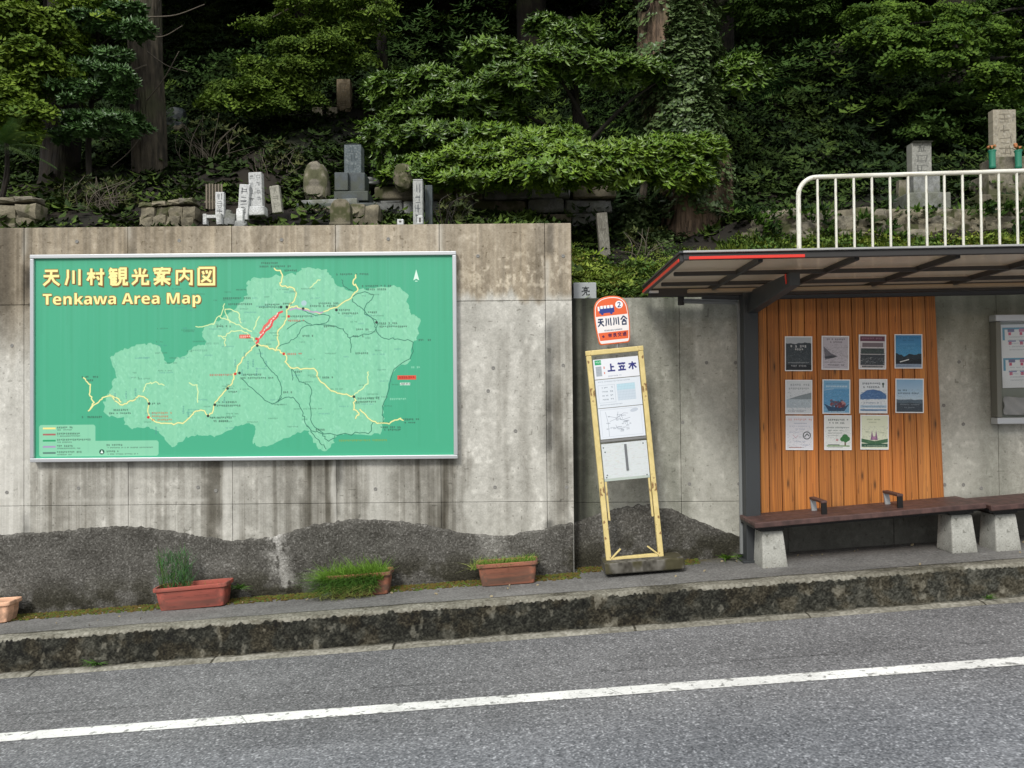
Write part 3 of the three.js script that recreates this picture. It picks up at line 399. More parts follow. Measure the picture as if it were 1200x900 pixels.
  const np = plate('notice_plate', 0.378, 0.31, 0.822, (g, w, h) => {
    const r = RNG(11); g.fillStyle = '#d6dcde'; g.fillRect(0, 0, w, h); for (let i = 0; i < 500; i++) { g.fillStyle = `rgba(${140 + r() * 60},${150 + r() * 50},${140 + r() * 40},0.10)`; g.fillRect(r() * w, r() * h, 3 + r() * 30, 2 + r() * 7); }
    g.fillStyle = 'rgba(130,150,120,0.35)'; g.fillRect(0, h * 0.93, w, h * 0.07); for (const [x, y] of [[0.04, 0.1], [0.07, 0.22], [0.92, 0.07], [0.05, 0.9], [0.07, 0.84], [0.94, 0.92]]) { g.fillStyle = '#5d6468'; g.beginPath(); g.arc(x * w, y * h, w * 0.016, 0, 7); g.fill(); }
  }, 384);
  obj('slot_strip', box(0.02, 0.22, 0.008, 0.01, 0.03, 0.008, 0.002), std(lin(0.16, 0.17, 0.18), 0.5), np);
  // round-topped plate on a short stem
  const sh = new THREE.Shape(), w2 = 0.139, hh = 0.196; sh.moveTo(-w2 * 0.78, -hh); sh.lineTo(w2 * 0.78, -hh); sh.quadraticCurveTo(w2 * 0.9, -hh, w2 * 0.93, -hh * 0.82); sh.quadraticCurveTo(w2 * 1.08, 0, w2 * 0.98, hh * 0.55); sh.quadraticCurveTo(w2 * 0.9, hh * 0.86, w2 * 0.5, hh * 0.96); sh.quadraticCurveTo(0, hh * 1.06, -w2 * 0.5, hh * 0.96); sh.quadraticCurveTo(-w2 * 0.9, hh * 0.86, -w2 * 0.98, hh * 0.55); sh.quadraticCurveTo(-w2 * 1.08, 0, -w2 * 0.93, -hh * 0.82); sh.quadraticCurveTo(-w2 * 0.9, -hh, -w2 * 0.78, -hh);
  const eg = planar(new THREE.ExtrudeGeometry(sh, { depth: 0.018, bevelEnabled: true, bevelThickness: 0.004, bevelSize: 0.004, bevelSegments: 2, curveSegments: 10 }), -0.152, -0.204, 0.152, 0.204);
  const em = std(0xffffff, 0.4, { map: canvasTex(512, 687, (g, w, h) => {
    const r = RNG(12), path = (k) => { g.save(); g.translate(w / 2, h / 2); g.scale(w / 0.304 * k, -h / 0.408 * k); g.beginPath(); const q = sh.getPoints(10); q.forEach((p, i) => (i ? g.lineTo(p.x, p.y) : g.moveTo(p.x, p.y))); g.closePath(); g.restore(); };
    g.fillStyle = '#e8703a'; g.fillRect(0, 0, w, h); path(0.965); g.fillStyle = '#f1ecea'; g.fill(); path(0.93); g.save(); g.clip(); g.fillStyle = '#e8683a'; g.fillRect(0, 0, w, h * 0.405); g.fillRect(0, h * 0.74, w, h * 0.165); g.restore();
    g.fillStyle = '#2b3f8c'; g.beginPath(); g.roundRect(w * 0.17, h * 0.22, w * 0.42, h * 0.125, 12); g.fill(); g.fillStyle = '#f4f4f4'; g.fillRect(w * 0.14, h * 0.2, w * 0.05, h * 0.09); for (let i = 0; i < 4; i++) g.fillRect(w * (0.215 + i * 0.092), h * 0.19, w * 0.07, h * 0.062); g.fillStyle = '#2b3f8c'; for (const x of [0.25, 0.5]) { g.beginPath(); g.arc(w * x, h * 0.352, h * 0.028, 0, 7); g.fill(); }
    g.fillStyle = '#f6f6f6'; g.beginPath(); g.arc(w * 0.735, h * 0.2, w * 0.105, 0, 7); g.fill(); g.fillStyle = '#2a3c78'; g.font = 'bold ' + h * 0.15 + 'px sans-serif'; g.textAlign = 'center'; g.textBaseline = 'middle'; g.fillText('2', w * 0.735, h * 0.205);
    g.strokeStyle = '#1f2f52'; g.save(); g.translate(w * 0.085, h * 0.435); g.scale(1, 1.28); kanji(g, '天川川合', 0, 0, w * 0.195, w * 0.032, w * 0.213); g.restore();
    g.fillStyle = '#41506e'; g.textAlign = 'center'; g.font = 'bold ' + h * 0.042 + 'px sans-serif'; g.fillText('TENKAWA KAWAAI', w * 0.5, h * 0.705);
    g.strokeStyle = '#5f2346'; kanji(g, '奈良交通', w * 0.34, h * 0.765, w * 0.115, w * 0.02, w * 0.132); g.fillStyle = '#5f2346'; g.beginPath(); g.moveTo(w * 0.17, h * 0.81); g.lineTo(w * 0.22, h * 0.79); g.lineTo(w * 0.25, h * 0.83); g.lineTo(w * 0.2, h * 0.85); g.fill();
  }) });
  const disc = obj('stop_plate', eg, em, t); disc.position.copy(new THREE.Vector3(0.005, H + 0.28, -0.004).applyAxisAngle(new THREE.Vector3(0, 0, 1), lean)); disc.rotation.z = lean + 0.012;
  R(obj('stem', tube([[0.03, H + 0.03, 0], [0.03, H + 0.12, 0]], 0.012), steel, t));
}

// ---------------------------------------------------------------- bus shelter
const dark = std(lin(0.055, 0.06, 0.064), 0.5, { metalness: 0.3 }), darkBrown = std(lin(0.035, 0.033, 0.032), 0.55), redM = std(lin(0.75, 0.045, 0.03), 0.28), paleAlu = std(lin(0.42, 0.42, 0.41), 0.45, { metalness: 0.3 });
const woodMaps = [0, 1, 2, 3].map((s) => texRGB(128, 1024, (u, v) => {
  const x = u * 0.11, y = v * 1.95, wv = (fbm(y * 2.2 + s * 9, s * 5.1, 3) - 0.5) * 0.05, g = fbm((x + wv) * 130, y * 1.3 + s * 31, 4), f = vn((x + wv * 0.4) * 520, y * 9 + s * 7);
  let k = 1 + (g - 0.5) * 0.42 + (f - 0.5) * 0.14 + (fbm(u * 3 + s * 3, v * 6, 3) - 0.5) * 0.24;
  const kx = 0.03 + 0.05 * vn(s * 3.7, 1.5), ky = 0.35 + 0.9 * vn(s * 5.3, 2.5), d = Math.hypot((x - kx) * 2.2, y - ky); k -= 0.5 * Math.exp(-Math.pow(d / 0.022, 2)); if (vn(x * 90, y * 14 + s) > 0.93) k *= 0.8;
  const dirt = sst(0.06, 0.0, v) * 0.35; k *= 1 - dirt;
  const gy = 0.16 * sst(0.25, 0.0, v) + 0.12 * sst(0.55, 0.8, fbm(u * 2 + s * 4, v * 4 + 3, 3)); return [mix(190 * k, 140, gy), mix(124 * k * (0.98 + (g - 0.5) * 0.1), 122, gy), mix(60 * k, 98, gy)];
}));
const woodBump = texGray(64, 512, (u, v) => fbm(u * 14, v * 3, 3));
const tones = [[1, 1, 1], [0.78, 0.74, 0.68], [1.0, 0.92, 0.85], [0.9, 0.88, 0.84]];
const woodM = woodMaps.map((m, i) => std(lin(...tones[i]), 0.62, { map: m, bumpMap: woodBump, bumpScale: 0.002 }));
{
  const zb = -6.6, zf = -5.16, a = W(757, 343, zb), b = W(797, 306, zf), X1 = 5.75, tilt = 0.011;
  const foot = [wx(881, 650, -6.6), 0, -6.6];
  const t = thing('bus_shelter', 'small bus shelter with dark flat roof, red edge trim and orange timber back wall', 'bus shelter', [foot[0], G(foot[0]), foot[2]]);
  const O = t.position, L = (x, y, z) => [x - O.x, y - O.y, z - O.z], yR = (x, z) => mix(a.y, b.y, (z - zb) / (zf - zb)) + (x - a.x) * tilt, slope = Math.atan2(b.y - a.y, zf - zb);
  const beamX = (x0, x1, z, w, h, dy, m, name, r = 0.006) => { const L0 = x1 - x0, xm = (x0 + x1) / 2, g = box(L0, h, w, 0, 0, 0, r, [-slope, 0, tilt]); g.translate(...L(xm, yR(xm, z) + dy, z)); return obj(name, g, m, t); };
  const beamZ = (x, z0, z1, w, h, dy, m, name, r = 0.005) => { const zm = (z0 + z1) / 2, g = box(w, h, Math.abs(z1 - z0) / Math.cos(slope), 0, 0, 0, r, [-slope, 0, 0]); g.translate(...L(x, yR(x, zm) + dy, zm)); return obj(name, g, m, t); };
  // posts
  for (const px of [foot[0], 4.95]) { const y1 = yR(px, zb) - 0.02, y0 = G(px); obj('post', box(0.125, y1 - y0, 0.13, ...L(px, (y0 + y1) / 2, -6.6), 0.008), dark, t); obj('base_plate', box(0.2, 0.02, 0.19, ...L(px, G(px) + 0.008, -6.6), 0.003, [0, 0, 0.066]), dark, t); }
  // cantilever arms, deep at the post and thin at the front
  for (const px of [foot[0] + 0.015, 4.95]) {
    const s = new THREE.Shape(); const za = -6.58, zt = zf - 0.4; s.moveTo(-za, yR(px, za) - 0.02); s.lineTo(-zt, yR(px, zt) - 0.03); s.lineTo(-zt, yR(px, zt) - 0.115); s.lineTo(-za, yR(px, za) - 0.2);
    const g = new THREE.ExtrudeGeometry(s, { depth: 0.07, bevelEnabled: true, bevelThickness: 0.004, bevelSize: 0.004, bevelSegments: 1 }); g.rotateY(Math.PI / 2); g.translate(px - 0.035, 0, 0); g.translate(-O.x, -O.y, -O.z);
    obj('roof_arm', triUV(g), dark, t);
    obj('arm_marker', box(0.006, 0.075, 0.018, ...L(px - 0.0425, yR(px, zf - 0.46) - 0.062, zf - 0.46), 0.002, [-0.2, 0, 0]), redM, t);
  }
  // translucent roof sheets between the rafters
  const rx = [a.x + 0.03, 1.68, 2.33, 3.01, 3.69, 4.37, 5.05, X1 - 0.03];
  const poly = new THREE.MeshPhysicalMaterial({ color: lin(0.64, 0.56, 0.47), roughness: 0.45, transmission: 0.7, thickness: 0 });
  for (let i = 0; i < rx.length - 1; i++) { const x0 = rx[i], x1 = rx[i + 1], xm = (x0 + x1) / 2, g = box(x1 - x0 - 0.006, 0.006, (zf - zb - 0.05) / Math.cos(slope), 0, 0, 0, 0, [-slope, 0, tilt]); g.translate(...L(xm, yR(xm, (zf + zb) / 2) + 0.034, (zf + zb) / 2)); obj('roof_panel', g, poly, t); }
  for (const x of rx.slice(1, -1)) beamZ(x, zb + 0.03, zf - 0.03, 0.034, 0.04, 0.008, darkBrown, 'rafter');
  beamX(a.x + 0.05, X1, zb + 0.42, 0.036, 0.03, 0.004, darkBrown, 'purlin'); beamX(a.x + 0.05, X1, zb + 0.9, 0.036, 0.03, 0.004, darkBrown, 'purlin');
  beamX(a.x + 0.32, X1, zb + 0.16, 0.05, 0.03, -0.018, std(lin(0.32, 0.25, 0.17), 0.7), 'timber_batten');
  beamX(a.x + 0.02, X1, zb, 0.07, 0.07, -0.005, darkBrown, 'rear_beam'); beamX(a.x + 0.5, X1, zb - 0.1, 0.03, 0.13, -0.0, darkBrown, 'added_gap_strip');  // second dark strip is added to close a bright gap above the wall
  beamX(a.x, X1, zf, 0.03, 0.044, 0.026, darkBrown, 'front_fascia'); beamX(a.x - 0.005, X1, zf + 0.002, 0.06, 0.014, 0.057, paleAlu, 'front_flashing', 0.003);
  beamX(a.x + 0.035, wx(942, 304, zf), zf + 0.018, 0.012, 0.021, 0.016, redM, 'red_trim', 0.003);
  beamZ(a.x - 0.005, zb - 0.03, zf, 0.03, 0.055, 0.022, darkBrown, 'side_fascia'); beamZ(a.x - 0.022, zb - 0.02, zf - 0.03, 0.012, 0.022, 0.01, redM, 'red_trim', 0.003); beamZ(a.x - 0.006, zb - 0.03, zf + 0.02, 0.05, 0.014, 0.057, dark, 'side_flashing', 0.003);
  beamX(a.x + 0.02, a.x + 0.1, zb + 0.02, 0.05, 0.022, 0.0, std(lin(0.7, 0.7, 0.7), 0.5), 'end_clip', 0.003);
  // rain pipe
  const g1 = W(798, 352, -6.66), g2 = W(866, 354, -6.66), gy = G(g2.x) + 0.05;
  obj('rain_pipe', [tube([L(g1.x, g1.y - 0.005, -6.66), L(g2.x - 0.07, g2.y, -6.66)], 0.021, 10), tube([L(g2.x - 0.07, g2.y, -6.66), L(g2.x - 0.02, g2.y - 0.006, -6.66), L(g2.x, g2.y - 0.05, -6.66)], 0.021, 10, 12), tube([L(g2.x, g2.y - 0.05, -6.66), L(g2.x, gy, -6.66)], 0.021, 10)], std(lin(0.2, 0.21, 0.21), 0.45), t);
  obj('gutter_outlet', tube([L(g1.x, g1.y + 0.05, -6.66), L(g1.x, g1.y - 0.04, -6.66)], 0.028, 10), darkBrown, t);
  // back wall of upright boards, spreading slightly towards the foot
  const zp = ZR + 0.06, topY = wy(990, 344, zp), top = [888.5, 898, 912, 926.5, 942, 956, 969, 983.5, 997, 1012, 1026.5, 1040.5, 1054.5, 1068.5, 1083, 1095.5], bot = [891.5, 902, 917, 931.5, 945.5, 960, 974.5, 989, 1004, 1018.5, 1033, 1047, 1062, 1077, 1092, 1107.5];
  const wall = obj('board_wall', box(1.5, 1.6, 0.02, ...L(wx(998, 470, zp), topY - 0.88, ZR + 0.022), 0), std(lin(0.05, 0.028, 0.014), 0.9), t);
  wall.userData.label = 'orange brown timber board wall';
  const rw = RNG(31);
  for (let i = 0; i < 15; i++) {
    const x0 = wx(top[i], 344, zp), x1 = wx(top[i + 1], 344, zp), u0 = wx(bot[i], 602, zp), u1 = wx(bot[i + 1], 602, zp), y1 = topY + (rw() - 0.5) * 0.004, y0 = wy(990, 602, zp) - 0.01 + (rw() - 0.5) * 0.008, gap = 0.0035, d = 0.03 + rw() * 0.006;
    const g = flat(new RoundedBoxGeometry(1, 1, d, 1, 0.005)), p = g.attributes.position, uv = new Float32Array(p.count * 2), fl = rw() < 0.5, v0 = rw() * 0.38, up = rw() < 0.5;
    for (let k = 0; k < p.count; k++) { const sx = clamp(p.getX(k) + 0.5), sy = clamp(p.getY(k) + 0.5), ex = p.getX(k) * 0, xx = mix(mix(u0, x0, sy) + gap, mix(u1, x1, sy) - gap, sx); uv[2 * k] = fl ? 1 - sx : sx; uv[2 * k + 1] = v0 + (up ? sy : 1 - sy) * 0.6; p.setXYZ(k, xx - O.x + ex, mix(y0, y1, sy) - O.y, zp - 0.012 + p.getZ(k) - O.z); }
    g.setAttribute('uv', new THREE.BufferAttribute(uv, 2)); g.computeVertexNormals();
    obj('plank', g, woodM[Math.floor(rw() * 4)], wall);
  }
}

// ---------------------------------------------------------------- posters on the boards
{
  const zp = ZR + 0.0725;
  const hill = (g, w, h, y0, amp, col, s) => { g.fillStyle = col; g.beginPath(); g.moveTo(0, h); for (let i = 0; i <= 40; i++) g.lineTo(w * i / 40, h * (y0 - amp * (fbm(i * 0.14 + s, s, 4) - 0.3))); g.lineTo(w, h); g.fill(); };
  const grain = (g, w, h, r, n, c0, c1, y0 = 0, y1 = 1) => { for (let i = 0; i < n; i++) { const t = r(); g.fillStyle = `rgba(${Math.round(mix(c0[0], c1[0], t))},${Math.round(mix(c0[1], c1[1], t))},${Math.round(mix(c0[2], c1[2], t))},0.5)`; g.fillRect(r() * w, h * mix(y0, y1, r()), 2 + r() * w * 0.07, 1 + r() * 5); } };
  const T = (g, r, w, h, rows, col) => rows.forEach(([x, y, n, s]) => scribble(g, r, w * x, h * y, w * n, h * s, col));
  const list = [
    [920, 394, 951.5, 435, 'poster with a dark grey mountain forest photo and white heading', (g, w, h, r) => { g.fillStyle = '#b9c0c6'; g.fillRect(0, 0, w, h); hill(g, w, h, 0.22, 0.12, '#39434a', 3); grain(g, w, h, r, 260, [24, 30, 36], [120, 132, 138], 0.3, 0.85); hill(g, w, h, 0.84, 0.05, '#1b2127', 8); T(g, r, w, h, [[0.18, 0.24, 0.62, 0.075], [0.36, 0.34, 0.3, 0.07]], '#f4f4f4'); T(g, r, w, h, [[0.08, 0.76, 0.84, 0.03], [0.2, 0.85, 0.6, 0.05]], '#d8dade'); }],
    [963, 393.5, 994.5, 433.5, 'poster with a pale grey misty photo and dark boat shape', (g, w, h, r) => { g.fillStyle = '#c6c2cc'; g.fillRect(0, 0, w, h); grain(g, w, h, r, 320, [130, 126, 136], [215, 210, 218], 0.22, 0.8); g.fillStyle = 'rgba(60,60,70,0.6)'; g.beginPath(); g.moveTo(w * 0.04, h * 0.3); g.lineTo(w * 0.3, h * 0.5); g.lineTo(w * 0.6, h * 0.62); g.lineTo(w * 0.1, h * 0.72); g.fill(); g.fillStyle = '#44464f'; g.beginPath(); g.ellipse(w * 0.3, h * 0.63, w * 0.22, h * 0.045, -0.1, 0, 7); g.fill(); T(g, r, w, h, [[0.16, 0.05, 0.66, 0.055], [0.3, 0.14, 0.42, 0.05]], '#5a5560'); T(g, r, w, h, [[0.14, 0.86, 0.7, 0.05], [0.1, 0.78, 0.7, 0.025]], '#4a4650'); }],
    [1006.5, 392, 1038, 433, 'poster with purple, grey and green photo strips above a river rapids', (g, w, h, r) => { g.fillStyle = '#d8d4d8'; g.fillRect(0, 0, w, h); g.fillStyle = '#6a3f52'; g.fillRect(w * 0.02, h * 0.02, w * 0.96, h * 0.15); g.fillStyle = '#7d7278'; g.fillRect(w * 0.1, h * 0.22, w * 0.82, h * 0.13); g.fillStyle = '#3f4c4c'; g.fillRect(w * 0.05, h * 0.39, w * 0.9, h * 0.17); g.fillStyle = '#3a4148'; g.fillRect(w * 0.03, h * 0.58, w * 0.94, h * 0.32); grain(g, w, h, r, 140, [30, 36, 40], [235, 238, 240], 0.66, 0.86); grain(g, w, h, r, 60, [40, 50, 50], [110, 120, 110], 0.4, 0.55); g.fillStyle = '#1e2328'; g.fillRect(w * 0.1, h * 0.92, w * 0.8, h * 0.05); T(g, r, w, h, [[0.08, 0.06, 0.82, 0.05]], '#b88fa0'); T(g, r, w, h, [[0.14, 0.925, 0.7, 0.04]], '#e8e8e8'); }],
    [1048.5, 391.5, 1080.5, 432, 'bright blue poster with a dark ridge under open sky', (g, w, h, r) => { const q = g.createLinearGradient(0, 0, 0, h); q.addColorStop(0, '#3f86bb'); q.addColorStop(0.6, '#4f9fd0'); g.fillStyle = q; g.fillRect(0, 0, w, h); hill(g, w, h, 0.64, 0.18, '#20303c', 5); hill(g, w, h, 0.76, 0.1, '#182028', 11); g.fillStyle = '#8fa0b8'; g.fillRect(0, h * 0.89, w, h * 0.11); g.strokeStyle = '#f2f6f8'; g.lineWidth = h * 0.03; g.beginPath(); g.moveTo(w * 0.16, h * 0.83); g.lineTo(w * 0.52, h * 0.75); g.stroke(); T(g, r, w, h, [[0.05, 0.05, 0.86, 0.05], [0.28, 0.14, 0.44, 0.04]], '#2d6796'); T(g, r, w, h, [[0.16, 0.26, 0.6, 0.03], [0.4, 0.38, 0.3, 0.03]], '#7fbbe0'); }],
    [920.5, 445, 951.5, 485.5, 'pale poster with a soft grey hill mirrored in water', (g, w, h, r) => { g.fillStyle = '#dde2e6'; g.fillRect(0, 0, w, h); g.fillStyle = '#8a959a'; g.beginPath(); g.moveTo(w * 0.06, h * 0.57); g.lineTo(w * 0.5, h * 0.46); g.lineTo(w, h * 0.36); g.lineTo(w, h * 0.57); g.fill(); g.fillStyle = '#b7c4cc'; g.fillRect(0, h * 0.57, w, h * 0.26); grain(g, w, h, r, 160, [165, 180, 190], [228, 234, 238], 0.58, 0.9); T(g, r, w, h, [[0.08, 0.09, 0.84, 0.07], [0.1, 0.21, 0.74, 0.06]], '#8f979e'); T(g, r, w, h, [[0.06, 0.9, 0.7, 0.04]], '#a4acb2'); }],
    [964, 444.5, 996, 485, 'sky blue poster with a red roofed village clump at its foot', (g, w, h, r) => { g.fillStyle = '#7fb4d8'; g.fillRect(0, 0, w, h); g.fillStyle = '#5f9fcd'; g.fillRect(0, h * 0.26, w, h * 0.5); grain(g, w, h, r, 80, [90, 160, 205], [160, 205, 230], 0.2, 0.7); g.fillStyle = '#2f4f70'; g.beginPath(); g.moveTo(w * 0.02, h * 0.72); g.lineTo(w * 0.3, h * 0.82); g.lineTo(w * 0.7, h * 0.84); g.lineTo(w * 0.98, h * 0.74); g.lineTo(w * 0.8, h * 0.95); g.lineTo(w * 0.2, h * 0.95); g.fill(); for (let i = 0; i < 46; i++) { g.fillStyle = ['#8e4a50', '#6d3b4a', '#b98a8c', '#4a6480'][i % 4]; g.beginPath(); g.arc(w * (0.3 + 0.52 * r()), h * (0.62 + 0.2 * r()), w * 0.05, 0, 7); g.fill(); } T(g, r, w, h, [[0.08, 0.08, 0.84, 0.04]], '#4d86b2'); T(g, r, w, h, [[0.1, 0.16, 0.8, 0.05], [0.2, 0.95, 0.6, 0.035]], '#eaf4fa'); g.strokeStyle = '#eaf4fa'; g.lineWidth = 2; g.beginPath(); g.moveTo(0, h * 0.3); g.lineTo(w * 0.4, h * 0.26); g.stroke(); }],
    [1007, 444, 1039.5, 484.5, 'white poster with a blue mountain and small tree mark', (g, w, h, r) => { g.fillStyle = '#e6edf3'; g.fillRect(0, 0, w, h); g.fillStyle = '#4f78ad'; g.beginPath(); g.moveTo(0, h * 0.46); g.lineTo(w * 0.25, h * 0.32); g.lineTo(w * 0.5, h * 0.29); g.lineTo(w * 0.78, h * 0.34); g.lineTo(w, h * 0.46); g.lineTo(w, h * 0.58); g.lineTo(0, h * 0.6); g.fill(); grain(g, w, h, r, 130, [70, 110, 165], [150, 180, 215], 0.38, 0.6); g.fillStyle = '#b9d2e6'; g.fillRect(0, h * 0.78, w, h * 0.08); g.fillStyle = '#3e78ac'; g.fillRect(0, h * 0.91, w, h * 0.04); T(g, r, w, h, [[0.08, 0.08, 0.64, 0.06], [0.12, 0.19, 0.56, 0.06]], '#3d4a58'); T(g, r, w, h, [[0.08, 0.69, 0.74, 0.04], [0.1, 0.81, 0.8, 0.03]], '#5f7f9c'); g.fillStyle = '#2e4a44'; g.fillRect(w * 0.85, h * 0.1, w * 0.04, h * 0.13); g.beginPath(); g.arc(w * 0.87, h * 0.12, w * 0.045, 0, 7); g.fill(); }],
    [1049.5, 443.5, 1082, 484, 'pale blue poster with a dark low hill across its lower half', (g, w, h, r) => { const q = g.createLinearGradient(0, 0, 0, h * 0.6); q.addColorStop(0, '#8fb9dc'); q.addColorStop(1, '#c2d8e8'); g.fillStyle = q; g.fillRect(0, 0, w, h); hill(g, w, h, 0.64, 0.06, '#5a6b78', 6); hill(g, w, h, 0.74, 0.05, '#3f4a54', 2); T(g, r, w, h, [[0.06, 0.31, 0.34, 0.05], [0.06, 0.4, 0.8, 0.05]], '#38506a'); T(g, r, w, h, [[0.14, 0.76, 0.7, 0.03], [0.3, 0.85, 0.4, 0.03]], '#aebac4'); }],
    [921, 487, 952.5, 527.5, 'white poster with pink heading and a round grey emblem', (g, w, h, r) => { g.fillStyle = '#e8e8ee'; g.fillRect(0, 0, w, h); T(g, r, w, h, [[0.06, 0.06, 0.88, 0.06]], '#d4988e'); T(g, r, w, h, [[0.28, 0.19, 0.5, 0.035], [0.1, 0.28, 0.8, 0.025], [0.3, 0.37, 0.4, 0.03], [0.08, 0.47, 0.4, 0.02]], '#8a94ac'); g.strokeStyle = '#44484e'; g.lineWidth = w * 0.035; g.beginPath(); g.arc(w * 0.79, h * 0.58, w * 0.14, 0, 7); g.stroke(); g.beginPath(); g.moveTo(w * 0.7, h * 0.62); g.lineTo(w * 0.8, h * 0.53); g.lineTo(w * 0.88, h * 0.6); g.stroke(); g.strokeStyle = '#c79aa4'; g.lineWidth = 3; g.beginPath(); g.moveTo(w * 0.24, h * 0.56); g.lineTo(w * 0.34, h * 0.66); g.lineTo(w * 0.44, h * 0.58); g.stroke(); T(g, r, w, h, [[0.3, 0.76, 0.44, 0.025], [0.62, 0.86, 0.2, 0.04]], '#9aa2b8'); g.fillStyle = '#c89086'; g.fillRect(w * 0.08, h * 0.94, w * 0.5, h * 0.025); }],
    [966, 486.5, 997.5, 527.5, 'white text poster with a green tree drawn at its corner', (g, w, h, r) => { g.fillStyle = '#e9ece9'; g.fillRect(0, 0, w, h); T(g, r, w, h, [[0.12, 0.08, 0.74, 0.06], [0.16, 0.18, 0.6, 0.05], [0.06, 0.33, 0.88, 0.035]], '#3a4444'); T(g, r, w, h, [[0.08, 0.42, 0.6, 0.03], [0.12, 0.5, 0.52, 0.03], [0.1, 0.58, 0.4, 0.025]], '#68706e'); g.fillStyle = '#6b4f34'; g.fillRect(w * 0.76, h * 0.72, w * 0.05, h * 0.18); g.fillStyle = '#3d7a44'; for (const [x, y, q] of [[0.78, 0.64, 0.12], [0.68, 0.7, 0.09], [0.88, 0.69, 0.09], [0.8, 0.73, 0.09]]) { g.beginPath(); g.arc(w * x, h * y, w * q, 0, 7); g.fill(); } g.fillStyle = '#7fa06a'; g.fillRect(w * 0.06, h * 0.89, w * 0.9, h * 0.035); g.fillStyle = '#c98a8a'; g.fillRect(w * 0.42, h * 0.7, w * 0.09, h * 0.05); g.fillStyle = '#46544c'; g.fillRect(w * 0.1, h * 0.86, w * 0.46, h * 0.02); }],
    [1008.5, 486, 1041, 527, 'cream and green poster with two purple towers above trees', (g, w, h, r) => { g.fillStyle = '#e4e9cf'; g.fillRect(0, 0, w, h); g.fillStyle = '#8d6a8c'; for (const x of [0.4, 0.56]) { g.beginPath(); g.moveTo(w * x, h * 0.44); g.lineTo(w * (x + 0.06), h * 0.74); g.lineTo(w * (x - 0.06), h * 0.74); g.fill(); } g.fillStyle = '#47704e'; for (let i = 0; i < 26; i++) { const x = i / 25; g.beginPath(); g.arc(w * x, h * (0.83 - 0.08 * Math.abs(x - 0.5) * 2), w * 0.07, 0, 7); g.fill(); } g.fillStyle = '#3a5e48'; g.fillRect(0, h * 0.85, w, h * 0.1); T(g, r, w, h, [[0.12, 0.9, 0.76, 0.04]], '#cfe0c8'); T(g, r, w, h, [[0.2, 0.09, 0.5, 0.04], [0.26, 0.18, 0.3, 0.03], [0.14, 0.48, 0.2, 0.03], [0.66, 0.5, 0.2, 0.03]], '#8a9470'); g.fillStyle = '#b684a8'; g.beginPath(); g.arc(w * 0.48, h * 0.68, w * 0.07, 0, 7); g.fill(); }],
  ];
  const r = RNG(44), tape = std(lin(0.7, 0.7, 0.66), 0.3);
  list.forEach(([x0, y0, x1, y1, label, draw], i) => {
    const a = W(x0, y1, zp), b = W(x1, y0, zp), w = b.x - a.x, h = b.y - a.y, t = thing('poster', label + ' on the timber boards', 'poster', [(a.x + b.x) / 2, (a.y + b.y) / 2, zp], 'posters pinned to the shelter boards');
    const g = new THREE.PlaneGeometry(w, h, 6, 8), gp = g.attributes.position; for (let k = 0; k < gp.count; k++) gp.setZ(k, 0.0015 + 0.0035 * vn(gp.getX(k) * 22 + i * 5, gp.getY(k) * 18)); g.computeVertexNormals(); const bg = pbox(w, h, 0.001, 0); t.rotation.z = -0.014 + (r() - 0.5) * 0.012;
    obj('sheet', [flat(g), bg], std(0xffffff, 0.38, { map: canvasTex(192, Math.round(192 * h / w), (c, cw, ch) => { const rr = RNG(100 + i); c.fillStyle = '#f6f8fa'; c.fillRect(0, 0, cw, ch); c.save(); c.translate(cw * 0.035, ch * 0.03); c.beginPath(); c.rect(0, 0, cw * 0.93, ch * 0.94); c.clip(); draw(c, cw * 0.93, ch * 0.94, rr); for (let k = 0; k < 900; k++) { const q = rr(); c.fillStyle = q < 0.5 ? `rgba(10,18,26,${0.05 + rr() * 0.1})` : `rgba(245,248,250,${0.04 + rr() * 0.1})`; c.fillRect(rr() * cw, ch * (0.28 + 0.6 * rr()), 1 + rr() * 9, 1 + rr() * 3); } scribble(c, rr, cw * 0.08, ch * 0.885, cw * 0.55, ch * 0.018, 'rgba(70,76,84,0.8)'); c.restore(); }) }), t);
  });
}

